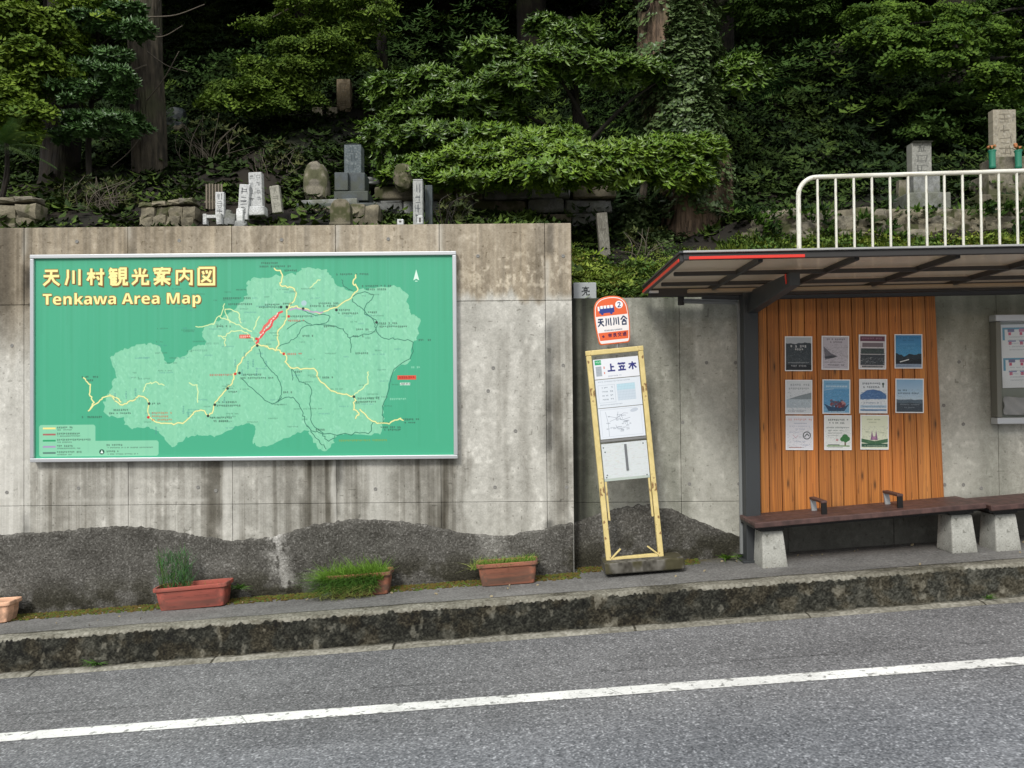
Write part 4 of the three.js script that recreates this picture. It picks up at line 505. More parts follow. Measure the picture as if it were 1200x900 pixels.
// ---------------------------------------------------------------- benches
const concTex = texRGB(256, 256, (u, v) => { const k = 168 + (fbm(u * 5, v * 5, 5) - 0.5) * 70 + (vn(u * 60, v * 60) - 0.5) * 24 - (vn(u * 30 + 5, v * 30) > 0.9 ? 40 : 0) - sst(0.3, 0, v) * 26; return [k, k, k - 7]; });
const concLight = std(0xffffff, 0.92, { map: concTex });
{
  const brownTex = texRGB(512, 64, (u, v) => { const k = 1 + (fbm(u * 30, v * 30, 3) - 0.5) * 0.5 + (fbm(u * 5, v * 2, 3) - 0.5) * 0.4; return [84 * k, 62 * k, 58 * k]; });
  const slatM = std(0xffffff, 0.55, { map: brownTex }), steelD = std(lin(0.02, 0.02, 0.02), 0.5, { metalness: 0.3 }), armM = std(lin(0.38, 0.39, 0.4), 0.45, { metalness: 0.4 });
  const x0 = wx(888, 612, -6.225), x1 = wx(1162, 590, -6.225), LEN = x1 - x0 - 0.012, SH = 0.385, zc = -6.44, D = 0.43;
  function ped() { const w = 0.212, d = 0.25, h = 0.315, g = new RoundedBoxGeometry(1, 1, 1, 2, 0.06), p = g.attributes.position; for (let k = 0; k < p.count; k++) { const sy = p.getY(k) + 0.5, s = 1 - 0.2 * sy; p.setXYZ(k, p.getX(k) * w * s, p.getY(k) * h, p.getZ(k) * d * s); } g.computeVertexNormals(); return triUV(flat(g), 0.5, 0.1, 0.4); }
  const pg = ped();
  function makeBench(cx, label) {
    const t = thing('bench', label, 'bench', [cx, G(cx), zc], 'brown slab benches'); t.rotation.z = SL + 0.012;
    const seat = obj('seat', box(LEN, 0.03, D - 0.06, 0, SH - 0.03, 0, 0.004), steelD, t);
    for (let i = 0; i < 3; i++) obj('slat', box(LEN, 0.046, D / 3 - 0.004, 0, SH - 0.012, (i - 1) * D / 3, 0.008), slatM, seat);
    obj('edge_rail', box(LEN - 0.06, 0.03, 0.025, 0, SH - 0.05, D / 2 - 0.09, 0.004), steelD, t); obj('edge_rail', box(LEN, 0.036, 0.025, 0, SH - 0.04, -D / 2 + 0.03, 0.004), steelD, t);
    for (const s of [-1, 1]) {
      const q = obj('pedestal', pg, concLight, t); q.position.set(s * (LEN / 2 - 0.16), 0.14, 0.02); q.rotation.z = -SL * 0.6;
      obj('bracket', [box(0.2, 0.02, 0.22, s * (LEN / 2 - 0.16), SH - 0.07, 0.02, 0.003), box(0.1, 0.04, 0.16, s * (LEN / 2 - 0.16), SH - 0.085, 0.02, 0.003)], steelD, t);
    }
    for (const s of [-1, 1]) { const x = s * LEN / 6 - 0.02, a = obj('armrest', box(0.05, 0.022, 0.26, x, SH + 0.115, 0, 0.006), slatM, t); for (const e of [-1, 1]) obj('leg', box(0.045, 0.11, 0.02, x, SH + 0.056, e * 0.11, 0.003, [e * 0.12, 0, 0]), e < 0 ? armM : steelD, a); }  // front leg takes the dark steel to stand for its shade
    return t;
  }
  const b1 = makeBench((x0 + x1) / 2, 'long brown bench on concrete blocks below the posters');
  const b2 = b1.clone(); b2.name = numbered('bench'); b2.userData = { ...b1.userData, label: 'second brown bench, below the notice case and cut off by the picture edge' }; scene.add(b2); const c2 = (x0 + x1) / 2 + LEN + 0.02; b2.position.set(c2, G(c2), zc + 0.02);
}

// ---------------------------------------------------------------- glazed notice case
{
  const z = ZR + 0.04, a = W(1169, 497, z + 0.06), b = W(1292, 368, z + 0.06), w = b.x - a.x, h = b.y - a.y;
  const t = thing('notice_case', 'aluminium notice case with glass front on the wall under the shelter roof', 'notice case', [(a.x + b.x) / 2, (a.y + b.y) / 2, z]);
  obj('back_panel', box(w - 0.02, h - 0.02, 0.02, 0, 0, -0.02, 0), std(lin(0.2, 0.23, 0.2), 0.8), t);
  for (const s of [-1, 1]) { obj('frame_rail', box(w + 0.01, 0.055, 0.1, 0, s * (h / 2 - 0.027), 0.02, 0.006), alu, t); obj('frame_rail', box(0.042, h - 0.114, 0.09, s * (w / 2 - 0.021), 0, 0.018, 0.006), std(lin(0.2, 0.2, 0.17), 0.5, { metalness: 0.3 }), t); }
  const paper = obj('paper', pbox(0.58, 0.555, 0.003, 0), std(0xffffff, 0.7, { map: canvasTex(512, 490, (g, W2, H2) => { const r = RNG(60); g.fillStyle = '#dfe5e8'; g.fillRect(0, 0, W2, H2); for (let j = 0; j < 2; j++) { const y = H2 * (0.05 + j * 0.48); g.fillStyle = '#3f8fb0'; g.fillRect(W2 * 0.02, y, W2 * 0.9, H2 * 0.03); g.fillRect(W2 * 0.02, y, W2 * 0.035, H2 * 0.2); for (let k = 0; k < 5; k++) { g.fillStyle = k % 2 ? '#b06a90' : '#5a5f8c'; g.fillRect(W2 * (0.1 + k * 0.17), y + H2 * 0.02, W2 * 0.1, H2 * 0.05); g.fillStyle = '#c0305c'; g.fillRect(W2 * (0.11 + k * 0.17), y + H2 * 0.075, W2 * 0.04, H2 * 0.045); g.fillRect(W2 * (0.11 + k * 0.17), y + H2 * 0.22, W2 * 0.045, H2 * 0.05); g.fillStyle = '#7d86ac'; g.fillRect(W2 * (0.1 + k * 0.17), y + H2 * 0.2, W2 * 0.12, H2 * 0.025); } for (let k = 0; k < 5; k++) scribble(g, r, W2 * 0.12, y + H2 * (0.14 + k * 0.05), W2 * 0.7, H2 * 0.02, '#9aa6ae'); } }) }), t);
  paper.position.set(-w / 2 + 0.075 + 0.3, 0.12, -0.002); paper.rotation.z = 0.012;
  const cg = new THREE.PlaneGeometry(0.5, 0.13, 24, 8), cp = cg.attributes.position; for (let k = 0; k < cp.count; k++) { const x = cp.getX(k), y = cp.getY(k); cp.setXYZ(k, x, y * (0.6 + 0.8 * vn(x * 9, 2)) - 0.05 * (x + 0.25), 0.01 + 0.03 * Math.abs(Math.sin(y * 40 + x * 22 + 3 * fbm(x * 8, y * 8)))); } cg.computeVertexNormals();
  const cr = obj('crumpled_sheet', flat(cg), std(lin(0.34, 0.35, 0.35), 0.75, { side: THREE.DoubleSide }), t); cr.position.set(-w / 2 + 0.33, -h / 2 + 0.16, -0.004);
  obj('glass', box(w - 0.1, h - 0.1, 0.004, 0, 0, 0.045, 0), new THREE.MeshPhysicalMaterial({ color: 0xffffff, roughness: 0.04, transmission: 1, thickness: 0, ior: 1.5 }), t);
}

// ---------------------------------------------------------------- railing on the lower wall
const pipeTex = texRGB(256, 256, (u, v) => { const n = fbm(u * 8, v * 12, 4), k = 226 + (n - 0.5) * 30, m = sst(0.64, 0.72, fbm(u * 14, v * 20 + 9, 3)) * 0.5; return [mix(k, 150, m), mix(k, 136, m), mix(k - 10, 108, m)]; });
const pipeM = std(0xffffff, 0.45, { map: pipeTex });
{
  const z = -6.93, yb = WRT - 0.02, x0 = wx(936, 260, z), yt = wy(960, 207.5, z), rise = 0.02, X1 = 5.7, Y = (x) => yt + (x - x0) * rise, r = 0.021, c = 0.17;
  const t = thing('guard_railing', 'white painted pipe railing with thin upright bars above the shelter roof', 'railing', [x0, yb, z]);
  const L = (x, y) => [x - x0, y - yb, 0], pts = [L(x0, Y(x0) - c)]; for (let i = 1; i <= 6; i++) { const a = i / 6 * Math.PI / 2; pts.push(L(x0 + c - c * Math.cos(a), Y(x0) - c + c * Math.sin(a))); }
  obj('top_rail', [tube([L(x0, yb), L(x0, Y(x0) - c)], r, 12), tube(pts, r, 12, 20), tube([L(x0 + c, Y(x0)), L(X1, Y(X1))], r, 12)], pipeM, t);
  obj('bottom_rail', tube([L(x0, yb + 0.1), L(X1, yb + 0.1 + (X1 - x0) * rise)], 0.017, 10), pipeM, t);
  for (let i = 0; i < 20; i++) { const x = x0 + 0.163 * (i + 1) + 0.01; if (i === 19) obj('post', tube([L(x, yb), L(x, Y(x) - 0.012)], 0.021, 12), pipeM, t); else obj('baluster', tube([L(x, yb + 0.1 + (x - x0) * rise), L(x, Y(x) - 0.012)], 0.0115, 8), pipeM, t); }
}

// ---------------------------------------------------------------- planters on the pavement
function ringLoft(levels, w, d, cr = 0.2, n = 28) {                // rounded-rectangle rings [y, scaleX, scaleZ]
  const p = [], uv = [], ix = [];
  levels.forEach(([y, sx, sz]) => { for (let i = 0; i <= n; i++) { const a = i / n * 2 * Math.PI, c = Math.cos(a), s = Math.sin(a), e = 0.22; p.push(Math.sign(c) * Math.pow(Math.abs(c), e) * w / 2 * sx, y, Math.sign(s) * Math.pow(Math.abs(s), e) * d / 2 * sz); uv.push(i / n * 2 * (w + d), y * 2); } });
  for (let l = 0; l < levels.length - 1; l++) for (let i = 0; i < n; i++) { const a = l * (n + 1) + i, b = a + n + 1; ix.push(a, b, a + 1, a + 1, b, b + 1); }
  const g = new THREE.BufferGeometry(); g.setAttribute('position', new THREE.Float32BufferAttribute(p, 3)); g.setAttribute('uv', new THREE.Float32BufferAttribute(uv, 2)); g.setIndex(ix); g.computeVertexNormals(); return flat(g);
}
const terraTex = (r, g, b, dirt) => texRGB(256, 128, (u, v) => { const k = 1 + (fbm(u * 9, v * 9, 4) - 0.5) * 0.7 - (vn(u * 60, v * 60) > 0.88 ? 0.15 : 0), m = sst(0.42, 0.68, fbm(u * 6 + 7, v * 10, 4)) * dirt; return [mix(r * k, 150, m * 0.4) - m * 30, mix(g * k, 130, m * 0.4) - m * 24, mix(b * k, 112, m * 0.4) - m * 20]; });
const soilM = std(lin(0.035, 0.028, 0.02), 1);
const dummy = new THREE.Object3D();
function planter(px0, px1, py, label, tex, o = {}) {
  const z = o.z ?? -6.44, x0 = wx(px0, py, z), x1 = wx(px1, py, z), w = x1 - x0, h = o.h ?? 0.19, d = 0.2, cx = (x0 + x1) / 2;
  const t = thing('planter', label, 'planter', [cx, G(cx) + 0.003, z]); t.rotation.set(0, o.turn ?? 0, SL + (o.tilt ?? 0));
  const m = std(0xffffff, 0.75, { map: tex, side: THREE.DoubleSide }), hr = h - 0.032;
  obj('body', ringLoft([[0, 0.02, 0.02], [0, 0.84, 0.72], [0.006, 0.86, 0.74], [0.03, 0.872, 0.76], [0.034, 0.88, 0.78], [hr * 0.72, 0.925, 0.86], [hr * 0.74, 0.918, 0.85], [hr, 0.94, 0.88]], w, d), m, t);
  obj('rim', ringLoft([[hr, 0.93, 0.86], [hr, 0.99, 0.98], [hr + 0.004, 1, 1], [h - 0.004, 1, 1], [h, 0.99, 0.98], [h, 0.95, 0.89], [h - 0.004, 0.94, 0.87], [hr - 0.03, 0.92, 0.84]], w, d), m, t);
  obj('soil', ringLoft([[hr - 0.012, 0.93, 0.86], [hr - 0.002, 0.6, 0.5], [hr + 0.002, 0.01, 0.01]], w, d), soilM, t);
  return { t, w, h, d, cx, z };
}
function blades(r, n, place, len, wid, curl) {                      // a tuft of grass: place(r) -> [x, y, z, leanX, leanZ, scale]
  const p = [], nr = [], ix = [];
  for (let i = 0; i < n; i++) {
    const [x, y, z, lx, lz, s, dn = 1] = place(r), L = len * s, w = wid * (0.7 + 0.6 * r()), a = r() * 6.28, dx = Math.cos(a) * w, dz = Math.sin(a) * w, c = curl * (0.4 + r()), b0 = p.length / 3;
    for (let k = 0; k <= 3; k++) { const t = k / 3, ww = (1 - t * t) * 0.5, X = x + lx * L * t + lx * c * L * t * t, Z = z + lz * L * t + lz * c * L * t * t, Y = y + L * t * (1 - 0.45 * c * t * Math.hypot(lx, lz)) * dn; p.push(X - dx * ww, Y, Z - dz * ww, X + dx * ww, Y, Z + dz * ww); nr.push(-dz / w, 0.35, dx / w, -dz / w, 0.35, dx / w); if (k < 3) { const q = b0 + k * 2; ix.push(q, q + 1, q + 2, q + 1, q + 3, q + 2); } }
  }
  const g = new THREE.BufferGeometry(); g.setAttribute('position', new THREE.Float32BufferAttribute(p, 3)); g.setAttribute('uv', new THREE.Float32BufferAttribute(new Float32Array(p.length / 3 * 2), 2)); g.setIndex(ix); g.computeVertexNormals(); return flat(g);
}
const leafM = (r, g, b, rough = 0.6) => new THREE.MeshPhysicalMaterial({ color: lin(r, g, b), roughness: rough, side: THREE.DoubleSide, specularIntensity: 0.4, transmission: 0.25, thickness: 0 });
const grassA = leafM(0.16, 0.3, 0.035), grassB = leafM(0.09, 0.2, 0.03), grassC = leafM(0.3, 0.34, 0.09), grassBlue = leafM(0.07, 0.18, 0.06);
{
  const r = RNG(71), red = terraTex(152, 78, 66, 0.8), brown = terraTex(142, 90, 70, 1.3), pale = terraTex(216, 170, 140, 0.4);
  planter(-66, 21, 716, 'pale terracotta trough planter cut off by the picture edge', pale, { h: 0.17 });
  const a = planter(185.5, 272.5, 700, 'long red plastic trough planter with tall feathery green shoots', red, { tilt: 0.015 });
  const b = planter(386, 462, 686, 'brown trough planter almost buried under overhanging grass', brown, { h: 0.185 });
  const c = planter(560, 632, 678, 'brown trough planter with a flat tuft of short grass', brown, { h: 0.185 });
  const plant = (P, label, parts) => { const t = thing('planter_grass', label, 'plant', [P.cx, P.t.position.y + P.h - 0.045, P.z]); t.rotation.z = SL; for (const [n, g, m] of parts) obj(n, g, m, t); };
  plant(a, 'tall feathery blue green shoots in the red trough', [
    ['shoots', blades(r, 520, (q) => { const k = q(), hgt = q(); return [-0.155 + (q() - 0.5) * 0.26, hgt * 0.3, (q() - 0.5) * 0.1, (q() - 0.5) * 1.5, (q() - 0.5) * 1.2, 0.4 + k * 0.5]; }, 0.1, 0.005, 0.4), grassBlue],
    ['stem', blades(r, 34, (q) => [-0.155 + (q() - 0.5) * 0.24, 0, (q() - 0.5) * 0.1, (q() - 0.5) * 0.35, (q() - 0.5) * 0.3, 0.6 + q() * 0.5], 0.4, 0.006, 0.3), grassB],
    ['dry_stalk', blades(r, 8, (q) => [(q() - 0.3) * 0.3, 0, (q() - 0.5) * 0.1, (q() - 0.5) * 0.5, 0.2, 0.4 + q() * 0.4], 0.1, 0.008, 0.3), grassC]]);
  plant(b, 'thick bright green grass spilling over the buried trough', [
    ['grass_blades', blades(r, 2600, (q) => { const x = -0.3 + q() * 0.5, e = sst(-0.1, -0.3, x); return [x, 0.01 - q() * 0.03, (q() - 0.45) * 0.19, (q() - 0.5) * 1.3 - e * (0.4 + q() * 0.8), (q() - 0.35) * 1.3, 0.35 + q() * q() * 0.9]; }, 0.15, 0.0055, 0.9), grassA],
    ['hanging_blades', blades(r, 1700, (q) => { const x = -0.31 + q() * 0.45, e = sst(-0.15, -0.31, x); return [x - e * q() * 0.08, 0.03 - q() * 0.1, 0.09 + q() * 0.03, (q() - 0.55) * 1.2 - e * q(), 0.1 + q() * 0.45, 0.4 + q() * 0.6, 0.4 - 1.2 * q()]; }, 0.11, 0.0055, 0.8), grassB],
    ['dry_blades', blades(r, 480, (q) => { const x = -0.34 + q() * 0.46; return [x, -0.03 - q() * 0.1, 0.1 + q() * 0.02, (q() - 0.6) * 1.2, 0.1 + q() * 0.5, 0.4 + q() * 0.6, 0.4 - q()]; }, 0.11, 0.0055, 1.2), grassC],
    ['tall_blades', blades(r, 160, (q) => [-0.3 + q() * 0.5, 0, (q() - 0.45) * 0.16, (q() - 0.5) * 1.0, (q() - 0.4) * 0.8, 0.6 + q() * 0.5], 0.21, 0.005, 0.8), grassA]]);
  plant(c, 'short light green grass growing across the top of the brown trough', [
    ['grass_blades', blades(r, 620, (q) => [(q() - 0.56) * 0.5, 0, (q() - 0.5) * 0.14, (q() - 0.5) * 1.2, (q() - 0.45) * 1.2, 0.4 + q() * 0.6], 0.1, 0.006, 0.8), grassA],
    ['dry_blades', blades(r, 240, (q) => [(q() - 0.6) * 0.54, 0, (q() - 0.5) * 0.14, (q() - 0.6) * 1.5, (q() - 0.3) * 1.4, 0.4 + q() * 0.6], 0.12, 0.006, 1.2), grassC]]);
}
// moss line, weeds and litter along the foot of the wall
{
  const r = RNG(72), moss = std(lin(0.075, 0.072, 0.016), 1), N = 6500, g = new THREE.IcosahedronGeometry(1, 0), im = shade(new THREE.InstancedMesh(g, moss, N)), c = new THREE.Color();
  for (let i = 0; i < N; i++) { const x = -5 + r() * 6.6, k = fbm(x * 2.5, 4) + fbm(x * 9, 7) * 0.4; if (k < 0.5) { dummy.scale.setScalar(0.0001); } else { const s = 0.004 + r() * 0.009; dummy.scale.set(s * 1.5, s * 0.6, s * 1.4); } const z = ZL + 0.035 + Math.pow(r(), 2.4) * 0.17 - (x > 0.55 ? 0.18 : 0); dummy.position.set(x, G(x) + 0.002, z); dummy.rotation.set(r() * 3, r() * 3, 0); dummy.updateMatrix(); im.setMatrixAt(i, dummy.matrix); im.setColorAt(i, r() < 0.35 ? c.setRGB(1.25, 0.85, 0.7) : c.setRGB(0.7 + r() * 0.7, 0.8 + r() * 0.8, 0.7)); }
  im.name = numbered('moss'); im.userData = { kind: 'stuff', label: 'brown and green moss along the foot of the wall', category: 'moss' }; scene.add(im);
  const weed = (px, py, z, s, label, mat) => { const p = W(px, py, z); const t = thing('weed', label, 'weed', [p.x, p.y, z]); obj('leaves', blades(r, 34, (q) => { const a = q() * 6.28, m = 0.5 + q(); return [(q() - 0.5) * 0.03, 0, (q() - 0.5) * 0.03, Math.cos(a) * m, Math.abs(Math.sin(a)) * m, 0.5 + q() * 0.6]; }, 0.09 * s, 0.018 * s, 0.9), mat, t); };
  weed(114, 779, ZK + 0.03, 0.8, 'small green weed rooted in the dark kerb face', grassB);
  weed(851, 655, -6.68, 0.9, 'low green weed beside the foot of the shelter post', grassA); weed(868, 652, -6.7, 0.6, 'tiny green weed against the shelter post', grassB);
  weed(281, 690, -6.52, 0.9, 'small weed behind the end of the red trough', grassB); weed(1157, 701, ZK + 0.04, 0.5, 'tiny weed at the kerb foot in front of the benches', grassB);
  const lit = new THREE.InstancedMesh(new THREE.CircleGeometry(1, 5), std(lin(0.28, 0.23, 0.14), 0.9, { side: THREE.DoubleSide }), 70);
  for (let i = 0; i < 70; i++) { const x = -4.6 + r() * 9, z = r() < 0.75 ? ZL + 0.08 + r() * 0.22 - (x > 0.55 ? 0.16 : 0) : ZK - 0.1 - r() * 0.4; dummy.position.set(x, G(x) + 0.008, z); dummy.rotation.set(-1.2 + r() * 0.6, r() * 6, 0); dummy.scale.set(0.006 + r() * 0.012, 0.005 + r() * 0.007, 1); dummy.updateMatrix(); lit.setMatrixAt(i, dummy.matrix); }
  shade(lit); lit.name = numbered('leaf_litter'); lit.userData = { kind: 'stuff', label: 'fallen dry leaf scraps on the pavement', category: 'leaf litter' }; scene.add(lit);
}

// ---------------------------------------------------------------- hillside
const UP = WRT - 0.03;                                             // earth level behind the lower wall
function T(x, z) {
  const d = -z, left = 2.95 + mix(0.62, 0.36, sst(-1.9, -1.4, x)) * Math.min(d - 6.95, 2.15) + 0.62 * Math.max(0, d - 9.1) + 0.2 * Math.max(0, d - 9.6), rt0 = UP + Math.max(0, d - 6.95) * mix(0.58, 0.645, sst(1.8, 2.5, x)), rub = sst(1.9, 2.6, x) * sst(8.25, 8.4, d);
  const right = rt0 * (1 - rub) + rub * Math.max(rt0, 3.52 + Math.max(0, d - 9.2) * 0.7) + Math.max(0, d - 9.6) * 0.25;
  return mix(left, right, sst(0.3, 0.5, x)) + (fbm(x * 0.7 + 40, d * 0.7) - 0.5) * 0.5 * sst(7.6, 10, d) + (fbm(x * 3, d * 3) - 0.5) * 0.08;
}
const earthTex = texRGB(1024, 1024, (u, v) => { const k = 1 + (fbm(u * 14, v * 14, 5) - 0.5) * 1.1, gr = sst(0.45, 0.62, fbm(u * 9 + 3, v * 9, 4)); return [mix(30, 22, gr) * k, mix(25, 27, gr) * k, mix(18, 13, gr) * k]; });  // earth tone darkened further to stand for the shade of the wood
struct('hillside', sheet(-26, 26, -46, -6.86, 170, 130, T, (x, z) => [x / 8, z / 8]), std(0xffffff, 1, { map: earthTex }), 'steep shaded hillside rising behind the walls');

// ---------------------------------------------------------------- gravestones and stonework
const stoneTex = (r, g, b, moss) => texRGB(512, 512, (u, v) => { const n = fbm(u * 9, v * 9, 5), k = 1 + (n - 0.5) * 0.7 + (vn(u * 110, v * 110) - 0.5) * 0.22, m = sst(0.5, 0.66, fbm(u * 6 + 9, v * 6, 4)) * moss; return [mix(r * k, 62, m), mix(g * k, 66, m), mix(b * k, 36, m)]; });
const granite = std(0xffffff, 0.7, { map: stoneTex(122, 124, 122, 0.3) }), graniteDark = std(0xffffff, 0.6, { map: stoneTex(62, 70, 73, 0.35) }), oldStone = std(0xffffff, 0.95, { map: stoneTex(116, 111, 98, 0.6) }), mossStone = std(0xffffff, 0.95, { map: stoneTex(112, 106, 90, 0.85) }), palePaint = stoneTex(196, 198, 198, 0.12);
function rock(r, s, sub = 2, sq = 0.55) { const g = new THREE.IcosahedronGeometry(0.5, sub), p = g.attributes.position, o = r() * 90, v = new THREE.Vector3(); for (let i = 0; i < p.count; i++) { v.fromBufferAttribute(p, i); const q = 0.72 + 0.55 * fbm(v.x * 2 + o, v.y * 2 + v.z * 1.7 + o, 3); const m = Math.max(Math.abs(v.x), Math.abs(v.y), Math.abs(v.z)) / 0.5; v.multiplyScalar(q / Math.pow(m, sq)); p.setXYZ(i, v.x * s[0], v.y * s[1], v.z * s[2]); } g.computeVertexNormals(); return triUV(flat(g), 0.8, r(), r()); }
const marks = {};
function inscribed(base, ink, seed, rows, cols = 1) {               // shallow worn characters down a face
  return std(0xffffff, 0.8, { map: canvasTex(96, 256, (g, w, h) => { const r = RNG(seed); g.fillStyle = base; g.fillRect(0, 0, w, h); for (let i = 0; i < 700; i++) { g.fillStyle = `rgba(${r() < 0.5 ? '40,40,36' : '230,230,225'},0.10)`; g.fillRect(r() * w, r() * h, 1 + r() * 9, 1 + r() * 14); } g.strokeStyle = g.fillStyle = ink; for (let c = 0; c < cols; c++) for (let k = 0; k < rows; k++) { const s = Math.min(h / (rows + 1), w / cols * 0.62), x = w * (c + 0.5) / cols - s / 2, y = h * 0.07 + k * h * 0.88 / rows; g.lineWidth = s * 0.075; for (let q = 0; q < 5; q++) { g.beginPath(); const hz = r() < 0.5, a = r(), b = r() * 0.4; if (hz) { g.moveTo(x + b * s * 0.5, y + a * s); g.lineTo(x + s * (1 - b * 0.5), y + a * s + (r() - 0.5) * s * 0.2); } else { g.moveTo(x + a * s, y + b * s * 0.6); g.lineTo(x + a * s + (r() - 0.5) * s * 0.3, y + s * (1 - b * 0.4)); } g.stroke(); } } }) });
}
const facePlate = (w, h, d) => planar(new RoundedBoxGeometry(w, h, d, 1, Math.min(0.008, d * 0.3)), -w / 2, -h / 2, w / 2, h / 2);
function stele(name, label, cat, px, pyTop, pyBot, wpx, z, mat, o = {}) {   // upright slab from its surveyed outline
  const p0 = W(px, pyBot, z), p1 = W(px, pyTop, z), h = p1.y - p0.y, w = wpx / F * -z, t = thing(name, label, cat, [p0.x, p0.y, z], o.group); t.rotation.z = o.tilt ?? 0; t.rotation.y = o.turn ?? 0;
  const d = o.d ?? w * 0.7; obj('slab', facePlate(w, h, d).translate(0, h / 2, 0), mat, t); if (o.cap) obj('cap', box(w * 1.02, w * 0.18, d * 1.02, 0, h + w * 0.06, 0, w * 0.08), mat, t);
  for (const [k, bw, bh] of o.base || []) obj('base', box(w * bw, bh, Math.max(d * bw * 0.8, 0.12), 0, -bh / 2 - k, 0, 0.012), o.baseMat || mat, t);
  return t;
}
{
  const r = RNG(90);
  const white1 = inscribed('#c9cbcb', '#3a3d40', 1, 3), white2 = inscribed('#c4c6c6', '#3a3d40', 2, 3), white3 = inscribed('#bfc1c1', '#45484a', 3, 4, 2), grey4 = inscribed('#9c9a8e', '#6f6e64', 4, 3), graniteI = inscribed('#8d8d86', '#5f605c', 5, 3), tall = inscribed('#a6a8a6', '#4c5054', 6, 4);
  stele('grave_tablet', 'small white inscribed tablet, lowest of the white graves on the tall wall', 'grave tablet', 258.5, 225.5, 256, 10.5, -7.25, white1, { d: 0.05 });
  stele('grave_tablet', 'white inscribed tablet leaning beside the tallest white one', 'grave tablet', 285, 216.5, 258, 12.5, -7.3, white2, { d: 0.05, tilt: -0.07 });
  stele('grave_tablet', 'tallest white inscribed tablet standing on a pale block', 'grave tablet', 301.5, 203, 243, 15.5, -7.35, white3, { d: 0.08, tilt: 0.03, base: [[0, 1.35, 0.09]], baseMat: std(0xffffff, 0.85, { map: palePaint }) });
  stele('grave_tablet', 'grey worn tablet tilting away from the white tablets', 'grave tablet', 326, 218, 250, 11.5, -7.4, grey4, { d: 0.06, tilt: 0.12 });
  const pm = std(0xffffff, 0.85, { map: palePaint });
  { const p = W(249, 264, -7.1), t = thing('incense_stand', 'little white stone incense stand with two uprights', 'incense stand', [p.x, p.y, -7.1]); obj('post', box(0.035, 0.1, 0.07, -0.06, 0.05, 0, 0.006), pm, t); obj('post', box(0.05, 0.105, 0.07, 0.07, 0.052, 0, 0.006, [0, 0, 0.08]), pm, t); obj('shelf', box(0.15, 0.03, 0.06, 0, 0.075, 0, 0.005), pm, t); }
  { const p = W(267, 264, -7.12), t = thing('broken_tablet', 'broken pale tablet leaning against its lower half', 'broken tablet', [p.x, p.y, -7.12]); obj('slab', box(0.05, 0.14, 0.04, 0, 0.07, 0, 0.006, [0, 0, -0.24]), granite, t); obj('base', box(0.07, 0.1, 0.06, 0.045, 0.05, 0.01, 0.006, [0, 0, -0.1]), granite, t); }
  { const p = W(282, 266, -7.12), t = thing('broken_tablet', 'jagged pale stone stump below the leaning white tablet', 'broken tablet', [p.x, p.y, -7.12]); obj('slab', rock(r, [0.07, 0.2, 0.06]).translate(0, 0.08, 0), pm, t); obj('base', rock(r, [0.12, 0.08, 0.08]).translate(0, 0.02, 0), granite, t); }
  { const p = W(371.5, 240, -8.0), t = thing('natural_stone_grave', 'rounded natural boulder set upright as a grave', 'grave', [p.x, p.y, -8.0]); const q = obj('stone', rock(r, [0.27, 0.58, 0.2], 3, 0.12).translate(0, 0.18, 0), oldStone, t); obj('base', rock(r, [0.26, 0.12, 0.22]), mossStone, t); }
  { const p = W(413, 240, -8.0), t = thing('gravestone', 'dark stepped granite gravestone, tallest on the tall wall', 'gravestone', [p.x, p.y, -8.0]); const s = -(-8.0) / F; obj('pillar', facePlate(20 * s, 0.30, 19 * s).translate(2.5 * s, 0.455, 0), inscribed('#566064', '#3f494d', 7, 3), t); obj('pillar_cap', new THREE.ConeGeometry(14 * s, 0.035, 4, 1).rotateY(Math.PI / 4).translate(2.5 * s, 0.622, 0), graniteDark, t); obj('plinth', box(27 * s, 0.2, 26 * s, 4 * s, 0.205, 0, 0.012), graniteDark, t); obj('step', box(40 * s, 0.105, 36 * s, 2 * s, 0.052, 0, 0.012), graniteDark, t); obj('side_tablet', box(16 * s, 0.19, 7 * s, -9 * s, 0.2, 15 * s, 0.01), graniteDark, t); }
  { const t = thing('grave_plot', 'low grave plot edged with dark slabs over rough stones', 'grave plot', [wx(395, 250, -7.8), wy(395, 264, -7.8), -7.8]); const s = 7.8 / F; obj('kerb_slab', box(92 * s, 0.065, 0.34, 0, 0.18, -0.1, 0.012), graniteDark, t); obj('platform', box(92 * s, 0.2, 0.55, 0, 0.1, -0.4, 0.02), mossStone, t); obj('kerb_slab', box(66 * s, 0.06, 0.1, -8 * s, 0.225, 0.0, 0.01, [0, 0, 0.03]), granite, t); let x = -42; while (x < 42) { const w = 9 + r() * 9; obj('stone', rock(r, [w * s * 1.25, 0.2 + r() * 0.06, 0.2]).translate((x + w / 2) * s, 0.055 + r() * 0.02, 0.02), r() < 0.5 ? oldStone : mossStone, t); x += w; } }
  { const p = W(401.5, 264, -7.2), t = thing('round_headstone', 'small rounded mossy headstone in front of the grave plot', 'headstone', [p.x, p.y, -7.2]); const s = new THREE.Shape(), w = 0.083; s.moveTo(-w, -0.02); s.lineTo(w, -0.02); s.lineTo(w, 0.12); s.quadraticCurveTo(w, 0.215, 0, 0.215); s.quadraticCurveTo(-w, 0.215, -w, 0.12); obj('stone', triUV(new THREE.ExtrudeGeometry(s, { depth: 0.09, bevelEnabled: true, bevelThickness: 0.015, bevelSize: 0.012, bevelSegments: 2 }), 0.7), mossStone, t); obj('base', box(0.2, 0.03, 0.15, 0, -0.01, 0.045, 0.01), mossStone, t); }
  stele('grave_post', 'tall pale square grave post below the dense leaves', 'grave post', 490.5, 213, 266, 11.5, -7.4, tall, { d: 0.09, cap: true });
  stele('grave_post', 'dark companion post close beside the pale square grave post', 'grave post', 503, 218, 266, 9, -7.55, graniteDark, { d: 0.08 });
